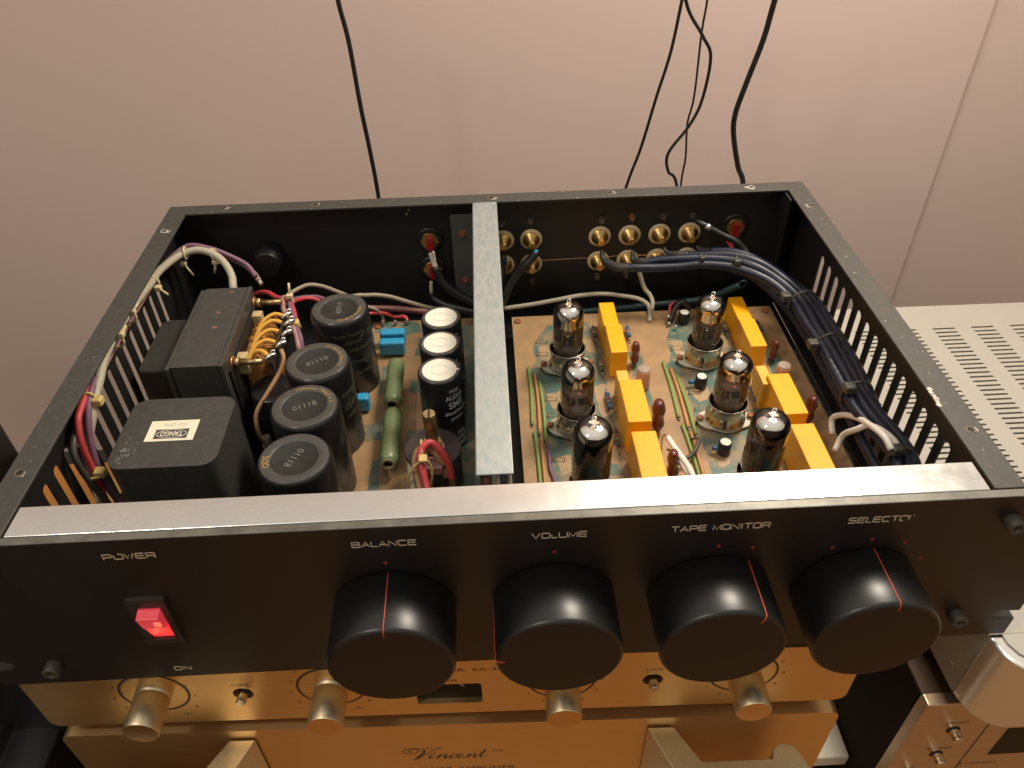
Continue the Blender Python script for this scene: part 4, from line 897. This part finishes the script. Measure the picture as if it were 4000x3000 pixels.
q = b.build('dust_specks', 'chip', T1); q['kind'] = 'stuff'
# ---------------- power transformer with open winding
T2 = thing('power_transformer', 'large black transformer with exposed copper winding and yellow sleeved leads', 'transformer', (-16.8, 17.5, -9.8))
MB().box(-17.95,-15.35,13.75,21.6,-9.8,-2.18).build('core', 'trafo', T2, bevel=.04)
MB().box(-18.25,-17.99,13.65,21.6,-9.8,-2.25).build('edge_strip', 'trafo', T2, bevel=.04)
MB().box(-15.31,-15.05,13.65,21.6,-9.8,-2.14).build('edge_strip', 'trafo', T2, bevel=.04)
b = MB(); b.prism([(-20.75,15.6),(-20.55,15.3),(-18.28,15.3),(-18.28,20.5),(-20.4,20.5),(-20.75,20.1)], -9.6, -3.6); b.build('end_bell', 'trafo', T2, bevel=.3, seg=4)
MB().box(-15.0,-14.9,14.2,21.2,-9.8,-3.0).build('side_plate', 'trafoside', T2)
for x_, y_ in ((-16.2,21.1),(-16.55,18.9),(-16.4,17.4)):
    pts = [(x_+.14*random.uniform(.5,1.4)*math.cos(2*math.pi*k/9), y_+.13*random.uniform(.4,1.3)*math.sin(2*math.pi*k/9)) for k in range(9)]
    MB().prism(pts, -2.179, -2.174).build('rust_spot', 'rust', T2)
b = MB()
for k in range(7):
    b.lathe([(.85-.05*k*0, 0)], n=4, cap0=False, cap1=False) if 0 else None
b.box(-14.9,-13.75,15.9,20.3,-8.8,-3.5); b.build('winding_block', 'coil', T2, bevel=.35, seg=3)
W_ = MB()
for k in range(90):
    y_ = random.uniform(15.9,20.2); x_ = random.uniform(-14.85,-13.9); z_ = -3.48+random.uniform(-.05,.08)
    W_.tube([(x_, y_, z_-.1), (x_+random.uniform(.1,.4), y_+random.uniform(-.4,.1), z_+.06), (x_+random.uniform(.5,.9), y_+random.uniform(-.8,-.1), z_-.12)], random.choice((.02,.03,.05)), 5, sub=2)
q = W_.build('winding_wires', 'coil', T2); q['kind'] = 'stuff'
for y_ in (19.9, 15.75): MB().box(-14.95,-14.35,y_-.3,y_+.3,-4.2,-3.05).build('insulating_tab', 'card', T2)
for k, (y0, y1) in enumerate(((19.1,19.9),(18.4,19.2),(17.4,18.3),(16.5,17.2),(15.9,15.7))):
    b = MB(); b.tube([(-14.5,y0-.5,-3.6),(-14.1,y0+.1,-3.15),(-13.5,(y0+y1)/2+.1,-2.95),(-12.95,y1-.3,-3.1)], .13, 8); b.build('sleeved_lead', 'lead', T2)
for (x_, y_) in ((-12.75,19.55),(-12.45,18.75),(-12.4,17.7),(-12.55,16.6),(-12.95,15.45)):
    b = MB(); b.tube([(x_-.3,y_-.1,-3.2),(x_,y_+.05,-3.0),(x_+.28,y_+.25,-3.05)], [.12,.17,.1], 7, sub=3); b.tube([(x_,y_,-3.1),(x_+.1,y_+.2,-2.75),(x_+.25,y_+.2,-2.8)], .07, 6); b.build('solder_lug', 'solder', T2)
MB().box(-13.0,-12.85,15.2,20.0,-4.6,-3.25).build('terminal_strip', 'bakelite', T2)
for y_, z_ in ((21.0,-3.0),(15.0,-3.0)):
    b = MB(); b.cyl(.38, 0, .12, (-15.04,y_,z_), 20, 'x'); b.v = [Vector((v.x, v.y, v.z)) for v in b.v]; b.build('copper_washer', 'copper', T2)
    b = MB(); b.cyl(.33, .13, .45, (-15.04,y_,z_), 6, 'x'); b.build('nut', 'olbrass', T2)
    b = MB(); b.cyl(.17, .45, 1.75, (-15.04,y_,z_), 14, 'x'); b.build('bolt', 'olbrass', T2)
# round can transformer under the winding
T3 = thing('round_transformer', 'small round black transformer marked ST-30S below the copper winding', 'transformer', (-13.1, 15.1, -9.8))
b = MB(); b.lathe([(1.3,0),(1.32,4.7),(1.22,4.85)], (-13.15,15.0,-9.8), 40); b.build('can', 'sleeve', T3)
on_cyl(text('ST-30S', 1.3, .34, .004), -13.15, 15.0, 1.325, -62, -6.6).build('side_lettering', 'whitetext', T3)
on_cyl(text('Magnetic Shield', 1.5, .2, .004), -13.15, 15.0, 1.325, -60, -7.15).build('side_lettering', 'dimtext', T3)
t = thing('mounting_stud', 'rusty stud with nut on the floor between the choke and the black cans', 'stud', (-13.4, 12.3, -9.8))
b = MB(); b.cyl(.36, 2.3, 2.75, (-13.35,12.35,-9.8), 6); b.build('nut', 'rustnut', t); b = MB(); b.cyl(.24, 0, 3.4, (-13.35,12.35,-9.8), 16); b.build('rod', 'nut', t); b = MB(); b.cyl(.42, 2.0, 2.28, (-13.35,12.35,-9.8), 18); b.build('washer', 'olbrass', t)
# ================================================================== WIRES
def wires(name, label, cat, items, base, group=None):
    t = thing(name, label, cat, base, group=group)
    for nm, pts, r, m in items:
        b = MB(); b.tube(pts, r, 10, sub=5); b.build(nm, m, t)
    return t
def tie(t, c, ax, r, m, head, tail=None, hs=.2):
    """ring round a bundle at c with axis ax; head position; tail end"""
    c = Vector(c); ax = Vector(ax).normalized(); u = ax.orthogonal().normalized(); v = ax.cross(u)
    b = MB(); b.tube([c+u*(r*math.cos(R(a)))+v*(r*math.sin(R(a))) for a in range(0, 361, 20)], .085, 6, smooth=False); q = b.build('cable_tie', m, t)
    h = Vector(head); b = MB(); b.box(h.x-hs, h.x+hs, h.y-hs, h.y+hs, h.z-hs*.8, h.z+hs*.8); b.build('tie_head', m, q, bevel=hs*.4, seg=3)
    if tail: b = MB(); b.tube([h, Vector(tail)], .075, 6, smooth=False); b.build('tie_tail', m, q)
LW = wires('left_wire_loom', 'loom of grey, purple and red wires running along the left wall of the open case', 'wires', [
 ('grey_cable', [(-16.5,22.3,-5),(-16.6,22.5,-2.9),(-16.81,23.4,-2.5),(-17.30,24.2,-2.0),(-18.07,24.8,-1.61),(-19.06,25.1,-1.42),(-19.93,24.9,-1.45),(-20.45,24.0,-1.4),(-20.65,22.0,-1.05),(-20.7,20.23,-.95),(-20.75,18.6,-.8),(-20.8,16.5,-.7),(-20.8,14.1,-.75),(-20.6,12.6,-.7),(-20.5,11.4,-1.0),(-20.5,10.4,-1.35),(-20.5,9.5,-1.85),(-20.75,8.4,-3.2),(-20.7,7.3,-6)], .24, 'cgrey'),
 ('purple_wire', [(-16.0,25.4,-3.8),(-16.6,26,-3.2),(-17.8,26,-2.3),(-18.8,26,-1.8),(-19.9,25.9,-1.5),(-20.6,25.2,-1.6),(-20.9,23,-1.4),(-21,20,-1.3),(-21,16,-1.2),(-20.8,12.5,-1.0),(-20.6,10.8,-.95),(-20.55,9.9,-1.2),(-20.5,9.2,-1.7),(-20.5,8.7,-2.4),(-20.45,8.2,-3.4),(-20.4,8.0,-4.1),(-20.3,7.8,-4.8),(-20.1,7.7,-5.7),(-19.7,7.5,-6.3),(-18.9,6.9,-6.8)], .17, 'cpurple'),
 ('purple_wire', [(-15.9,25.4,-4.1),(-16.7,26.2,-3.5),(-17.9,26.2,-2.6),(-19.0,26.2,-2.0),(-20.2,26,-1.8),(-21,24.5,-1.8),(-21.1,20,-1.6),(-21.1,15,-1.5),(-21,11,-1.6),(-20.9,9.4,-2.0),(-20.8,8.4,-3),(-20.7,7.7,-4.2),(-20.4,7.2,-5.4),(-19.6,6.6,-6.3)], .15, 'cpink'),
 ('red_wire', [(-21.1,15,-1.2),(-20.9,11.5,-1.0),(-20.75,10.1,-1.0),(-20.7,9.3,-1.1),(-20.65,8.7,-1.25),(-20.6,8.2,-1.8),(-20.55,7.9,-2.5),(-20.45,7.7,-3.4),(-20.4,7.5,-4.4),(-20.3,7.2,-5.6)], .17, 'cred'),
 ('dark_wire', [(-20.95,9.5,-1.3),(-20.85,8.3,-1.8),(-20.8,7.61,-2.1),(-20.7,7.25,-2.6),(-20.6,7.15,-3.4),(-20.45,7.1,-4.1),(-20.2,7.0,-4.9),(-19.9,6.8,-5.6),(-19.2,6.2,-6.3)], .17, 'cdark'),
 ('pale_lead', [(-15.7,25.2,-4.3),(-16.15,25.9,-3.9),(-16.5,26,-3.5)], .14, 'cgrey'),
], (-20.5, 14, -9.8))
tie(LW, (-19.95,24.95,-1.5), (1,.1,0), .38, 'tiew', (-20.2,24.75,-2.15), (-19.7,24.5,-2.95))
tie(LW, (-18.15,25.0,-1.75), (1,0,.3), .38, 'tiew', (-18.13,24.8,-2.15), (-18.36,24.7,-2.95))
tie(LW, (-20.8,21.0,-1.15), (0,1,0), .42, 'tiew', (-20.35,20.6,-1.35), (-19.7,20.2,-1.6))
tie(LW, (-20.8,17.0,-.9), (0,1,0), .4, 'tiew', (-20.4,16.9,-.5), (-20.2,17.4,-.3), .16)
tie(LW, (-20.75,14.7,-.9), (0,1,0), .42, 'tiew', (-20.3,14.65,-.45), (-20.2,15.3,-.35))
tie(LW, (-20.65,10.1,-1.25), (0,1,-.4), .42, 'tie', (-20.2,10.1,-1.25), None, .27)
tie(LW, (-20.35,7.55,-4.0), (.1,-.5,-1), .46, 'tie', (-20.05,7.5,-3.75), None, .27)
b = MB(); b.box(-16.9,-16.5,5.25,5.45,-5.4,-4.9); tag(b.build('cable_clip', 'cgrey', None, bevel=.05), 'tiny pale clip showing above the aluminium bar in front of the choke', 'clip')
MW = wires('rear_wire_loom', 'tied loom of red and faded pink wires beside the copper winding', 'wires', [
 ('pink_wire', [(-13.54,22.2,-3.45),(-13.29,21.00,-3.45),(-12.88,20.00,-3.45),(-12.38,19.00,-3.4),(-11.98,18.00,-3.6),(-11.8,17.2,-4.2),(-11.8,16.5,-6)], .15, 'cpink'),
 ('pink_wire', [(-13.14,22.2,-3.6),(-12.85,21.00,-3.6),(-12.50,20.00,-3.7),(-12.18,19.00,-3.5),(-11.75,18.00,-3.6),(-11.6,17.3,-4.3)], .15, 'cpurple'),
 ('red_wire', [(-16.2,25.2,-5),(-15.23,24.50,-4.49),(-14.37,23.50,-4.26),(-13.27,22.30,-3.8),(-12.84,21.40,-3.69),(-12.48,20.30,-3.79),(-12.22,19.60,-3.8)], .16, 'cred'),
 ('brown_wire', [(-13.3,23,-3.8),(-13.6,24.2,-4.45),(-12.68,25.2,-4.52),(-11.78,25.5,-4.82),(-10.78,25.2,-5.09),(-9.82,24.6,-5.2)], .14, 'cbeige'),
 ('purple_wire', [(-13.2,22.6,-3.9),(-13.69,23.8,-4.75),(-12.98,24.8,-5.21),(-12.01,25.0,-5.38),(-11.13,24.5,-5.5),(-10,24.5,-6)], .14, 'cpurple'),
 ('red_wire', [(-13.3,22.4,-4.1),(-13.2,24,-4.9),(-12.6,24.8,-5.3),(-11.8,24.8,-5.6),(-10.8,24.6,-6)], .14, 'cred'),
], (-12.5, 20, -6))
tie(MW, (-13.2,22.0,-3.6), (-.3,-1,0), .36, 'tiew', (-13.0,21.95,-3.2), (-12.95,22.2,-2.4), .2)
tie(MW, (-12.3,19.2,-3.6), (-.4,-1,0), .38, 'tie', (-12.2,19.1,-3.35), None, .24)
wires('brown_wire', 'brown wire curving from the winding down between transformer and black cans', 'wire', [('wire', [(-12.57,16.42,-3.30),(-12.40,15.9,-3.6),(-12.7,15.3,-4.2),(-13.3,14.3,-4.8),(-13.9,13.4,-5.5),(-13.9,12.9,-6.5),(-13.7,12.9,-7.5),(-13.5,13.0,-8.6)], .13, 'ctan')], (-13.3, 14, -8.6))
wires('rear_beige_wires', 'beige, pink and red wires crossing behind the rear black can', 'wires', [
 ('beige_wire', [(-10.2,25,-5.6),(-9.4,25,-5.39),(-8.77,25.30,-5.6),(-8.08,25.50,-5.75),(-7.14,25.80,-6.17),(-6.18,26.00,-6.72),(-4.81,26.20,-7.4),(-3.17,26.30,-7.9),(-1.26,26.30,-8.0)], .15, 'cbeige'),
 ('pink_wire', [(-10,24.8,-6.2),(-9.14,25.0,-6.38),(-8.22,25.50,-6.77),(-7.25,25.80,-7.06),(-6.26,26.00,-7.35),(-4.92,26.00,-7.6),(-3.5,26,-7.9)], .15, 'cpink'),
 ('purple_wire', [(-10,24.6,-6.6),(-9.0,25.0,-6.7),(-8.2,25.60,-7.0),(-7.2,25.9,-7.3),(-6.2,26.10,-7.6),(-4.9,26.1,-7.8)], .13, 'cpurple'),
 ('red_wire', [(-9.4,24.6,-6.8),(-8.60,25.00,-6.9),(-7.78,25.50,-7.3),(-7.16,25.80,-7.85),(-6.42,25.7,-7.8),(-6.18,25.38,-8.05)], .13, 'cred'),
 ('red_wire', [(-9.2,25.2,-6.5),(-8.2,25.7,-6.9),(-7.1,26.0,-7.2),(-5.8,26.1,-7.5),(-4.9,26.0,-7.8)], .14, 'cred'),
 ('tan_wire', [(-9.4,24.8,-6.3),(-8.74,25.00,-6.40),(-8.20,25.20,-6.82),(-7.93,25.50,-7.62),(-7.95,25.33,-8.1)], .11, 'cbeige')], (-6, 25.5, -8))
b = MB()
for x_ in (-7.95,-7.05,-6.2): b.cyl(.13, 0, .38, (x_,25.2,ZB), 10); b.lathe([(.12,.38),(.05,.5)], (x_,25.2,ZB), 10)
tag(b.build('terminal_pins', 'wire'), 'row of three upright solder pins at the back edge of the left board', 'terminals')
b = MB(); b.tube([(-4.29,27.2,-3.60),(-4.14,27.0,-4.24),(-3.99,26.8,-4.50)], .12, 8); b.tube([(-4.05,27.3,-3.5),(-3.98,27,-4.2),(-3.9,26.8,-4.5)], .12, 8); b.tube([(-4.4,27.2,-5.9),(-4.44,27.0,-6.5),(-4.42,26.95,-6.9)], .13, 8)
t = thing('input_leads', 'two black leads with bared white ends running from the left terminals behind the divider', 'wires', (-3, 26.5, -8))
b.build('white_end', 'cgrey', t)
b = MB(); b.tube([(-3.99,26.8,-4.50),(-3.58,26.5,-5.47),(-2.81,26.2,-6.18),(-2.02,26.0,-6.68),(-1.22,25.80,-7.08)], .3, 10); b.build('black_lead', 'cblack', t)
b = MB(); b.tube([(-4.4,27,-6.7),(-4.30,26.8,-7.10),(-3.56,26.4,-7.37),(-2.73,26.0,-7.44),(-1.25,25.60,-7.64)], .28, 10); b.build('black_lead', 'cblack', t)
wires('phono_leads', 'two black sleeved leads dropping from the sockets just right of the divider', 'wires', [
 ('black_lead', [(3.09,27.2,-3.9),(2.75,27.0,-4.29),(2.16,26.7,-4.74),(1.39,26.4,-5.65),(.86,26.0,-6.53),(.42,25.8,-7.36),(-.11,25.5,-7.93)], .3, 'cblack'),
 ('black_lead', [(.81,27.2,-4.04),(.74,27.0,-4.85),(.59,26.7,-5.52),(.37,26.4,-6.77),(.1,26,-7.9)], .27, 'cblack'),
 ('blue_end', [(3.2,27.3,-3.75),(3.0,27.1,-4.0)], .14, 'blue'), ('blue_end', [(1.0,27.25,-4.3),(.95,27.1,-4.7)], .14, 'blue')], (1.5, 26.5, -8))
wires('grey_lead', 'pale grey forked lead running along the back and ending on the right board', 'wire', [
 ('lead', [(.6,26,-7.7),(2.93,26.2,-7.55),(4.62,26.4,-7.4),(6.31,26.6,-7.25),(8.02,26.8,-7.35),(9.47,26.8,-7.6),(10.53,26.5,-7.7),(11.05,26.0,-7.8),(11.15,25.3,-7.9),(10.95,24.2,-8.1)], .16, 'cgrey'),
 ('lead', [(10.4,27.2,-5.4),(10.65,27.0,-6.2),(10.91,26.7,-6.91),(11.30,26.3,-7.3),(11.42,25.8,-7.6),(11.22,25.1,-7.8)], .16, 'cgrey')], (8, 26, -8))
wires('teal_lead', 'dark teal earth lead with a ring terminal lying along the back wall', 'wire', [('lead', [(5,27.2,-9.2),(8.99,27.0,-8.84),(12.15,27.0,-8.59),(14.72,27.0,-8.42),(16.15,26.8,-7.95),(16.98,26.5,-7.29),(17.7,26.3,-6.8)], .24, 'cteal'),
 ('ring_terminal', [(17.93+.25*math.cos(R(a)),26.3,-6.65+.25*math.sin(R(a))) for a in range(0,361,40)], .07, 'cteal')], (12, 27, -9.4))
sh = lambda p, k: [(x_-.7*k, y_-1.45*k, z_+k) for x_, y_, z_ in p]
RB = wires('navy_cable_bundle', 'bundle of navy screened cables curving from the sockets along the right wall', 'cable bundle', [
 ('navy_cable', [(9.2,25.6,-4.42),(9.82,25.4,-4.36),(11.38,25.2,-4.31),(12.92,25.0,-4.17),(14.25,24.8,-3.95),(16.1,24.2,-3.85),(17.5,23.2,-3.9),(18.6,22.2,-4.2)]+sh([(19.64,21.35,-5),(19.68,19.14,-5),(19.87,16.79,-5),(19.78,14.75,-5),(19.71,12.26,-5),(19.75,10.82,-5),(20.08,8.91,-5),(20.29,7.23,-5),(20.15,6.0,-5.3)],.45), .3, 'cblue'),
 ('navy_cable', [(10.9,25.95,-4.25),(11.47,25.8,-4.08),(12.83,25.5,-3.87),(14.34,25.2,-3.72),(16.2,24.6,-3.6),(17.6,23.6,-3.6),(19.0,22.4,-4.1)]+sh([(20.20,21.46,-5),(20.20,18.68,-5),(20.30,16.63,-5),(20.30,14.47,-5),(20.26,12.34,-5),(20.35,10.67,-5),(20.68,9.18,-5),(20.94,7.48,-5),(20.75,6.2,-5.2)],.5), .3, 'cblue'),
 ('navy_cable', [(13.4,26.2,-4.05),(14.50,25.8,-3.85),(16.3,25.2,-3.55),(17.9,24.2,-3.6),(19.4,22.9,-4.2)]+sh([(20.71,21.42,-5),(20.78,18.92,-5),(20.83,16.99,-5),(20.77,14.68,-5),(20.72,12.54,-5),(20.88,10.52,-5),(21.14,9.25,-5),(21.25,7.64,-5),(21.09,6.5,-5.1)],.55), .3, 'cblue'),
 ('navy_cable', [(15.2,26.5,-3.95),(16.82,25.7,-3.7),(18.2,24.7,-3.9),(19.8,23.3,-4.5)]+sh([(21.1,21.54,-5),(21.2,19.16,-5),(21.25,17.22,-5),(21.2,14.89,-5),(20.95,12.07,-5),(20.9,10.5,-5.2)],.6), .3, 'cblue'),
 ('navy_cable', [(15.0,25.9,-4.6),(16.8,25,-4.6),(18.2,23.8,-4.9),(19.3,21.5,-5.4),(19.6,17,-5.4),(19.5,12,-5.4),(19.5,8,-5.6),(19.6,5,-6)], .3, 'cblue'),
 ('shrink_end', [(7.76,27.2,-3.95),(7.79,26.9,-4.38),(8.14,26.4,-4.55),(8.69,25.8,-4.5),(9.4,25.5,-4.4)], [.14,.2,.3,.31,.31], 'shrink'),
 ('shrink_end', [(9.94,27.2,-4.10),(9.91,26.8,-4.61),(10.36,26.2,-4.41),(11.1,25.9,-4.2)], [.12,.2,.31,.31], 'shrink'),
 ('shrink_end', [(12.13,27.2,-3.93),(12.34,26.9,-4.18),(13.04,26.4,-4.10),(13.6,26.15,-4.0)], [.1,.16,.3,.31], 'shrink'),
 ('shrink_end', [(14.42,27.2,-3.94),(14.75,26.9,-4.08),(15.3,26.5,-3.95)], [.1,.2,.31], 'shrink'),
], (17, 18, -8))
for c_, a_, r_, h_, hs_ in (((16.5,24.6,-3.85),(1,-.45,0),.62,(16.37,24.0,-3.35),.26),((14.2,25.2,-3.85),(1,-.15,0),.5,(14.21,24.8,-3.45),.16),
  ((19.85,20.6,-4.5),(.1,-1,-.1),1.0,(18.75,20.75,-4.1),.33),((20.0,16.0,-4.5),(0,-1,0),1.0,(18.85,15.85,-4.2),.32),((19.9,11.6,-4.5),(0,-1,0),.95,(19.35,11.5,-3.95),.33),((20.25,6.7,-4.6),(.1,-1,0),.75,(19.95,6.7,-4.0),.3)):
    tie(RB, c_, a_, r_*.92, 'tieb', h_, None, hs_)
for k_, (x_, y0_) in enumerate(((19.72,15.0),(20.1,10.6))):
    q = text('AUDIO CABLE SHIELDED' if k_ == 0 else 'SHIELDED AUDIO CABLE', 3.2, .13, .003)
    q.xf(lambda v: (x_+v.y, y0_-1.6-v.x, -4.18)); 
# printed specks along two cables
b = MB()
for (x0_, y0_, x1_, y1_) in ((19.42,14.4,19.4,12.3),(19.95,10.4,20.55,7.2)):
    n = 26
    for i in range(n):
        if i % 6 == 5: continue
        f = i/n; x_ = x0_+(x1_-x0_)*f; y_ = y0_+(y1_-y0_)*f; b.tube([(x_-.05,y_,-4.245),(x_+.05,y_+.03,-4.245)], .018, 4, smooth=False)
b.build('cable_print', 'whitetext', RB)
wires('earth_lead', 'black earth lead with a shiny crimp running to the right terminal', 'wire', [
 ('lead', [(14.2,27.7,-2.1),(14.44,27.3,-2.15),(14.9,27.0,-2.3),(15.89,26.6,-2.76),(16.74,26.3,-3.08),(17.39,26.0,-3.6),(17.62,25.5,-4.1),(17.6,25.3,-5)], .22, 'cblack'),
 ('crimp', [(14.8,27.02,-2.2),(15.15,26.85,-2.4)], .24, 'solder'), ('red_lead', [(16.4,26.7,-3.3),(16.69,26.4,-3.71),(16.78,26.0,-4.1)], .16, 'cred')], (16, 26.6, -5))
t = thing('red_and_black_wires', 'short red and black wires with solder blobs behind the rear right tube', 'wires', (12.9, 23.5, ZB))
b = MB(); b.tube([(12.7,24.8,-6.9),(12.35,24.5,-7.1),(12.4,24.2,-7.7),(12.5,24.0,ZB)], .1, 8); b.build('red_wire', 'cred', t)
b = MB(); b.tube([(12.3,23.8,ZB+.3),(12.7,24.4,-7.2),(13.2,24.6,-6.8),(13.8,24.4,-7.3)], .2, 8); b.build('black_wire', 'cblack', t)
b = MB(); 
for p in ((12.2,23.6,-7.9),(12.6,23.2,-7.9),(12.2,24.0,-7.6)): b.lathe([(.05,-.12),(.12,-.05),(.12,.05),(.05,.12)], p, 10)
b.build('solder_blob', 'solder', t)
for o in bpy.data.objects:
    if '_base' in o.keys(): del o['_base']
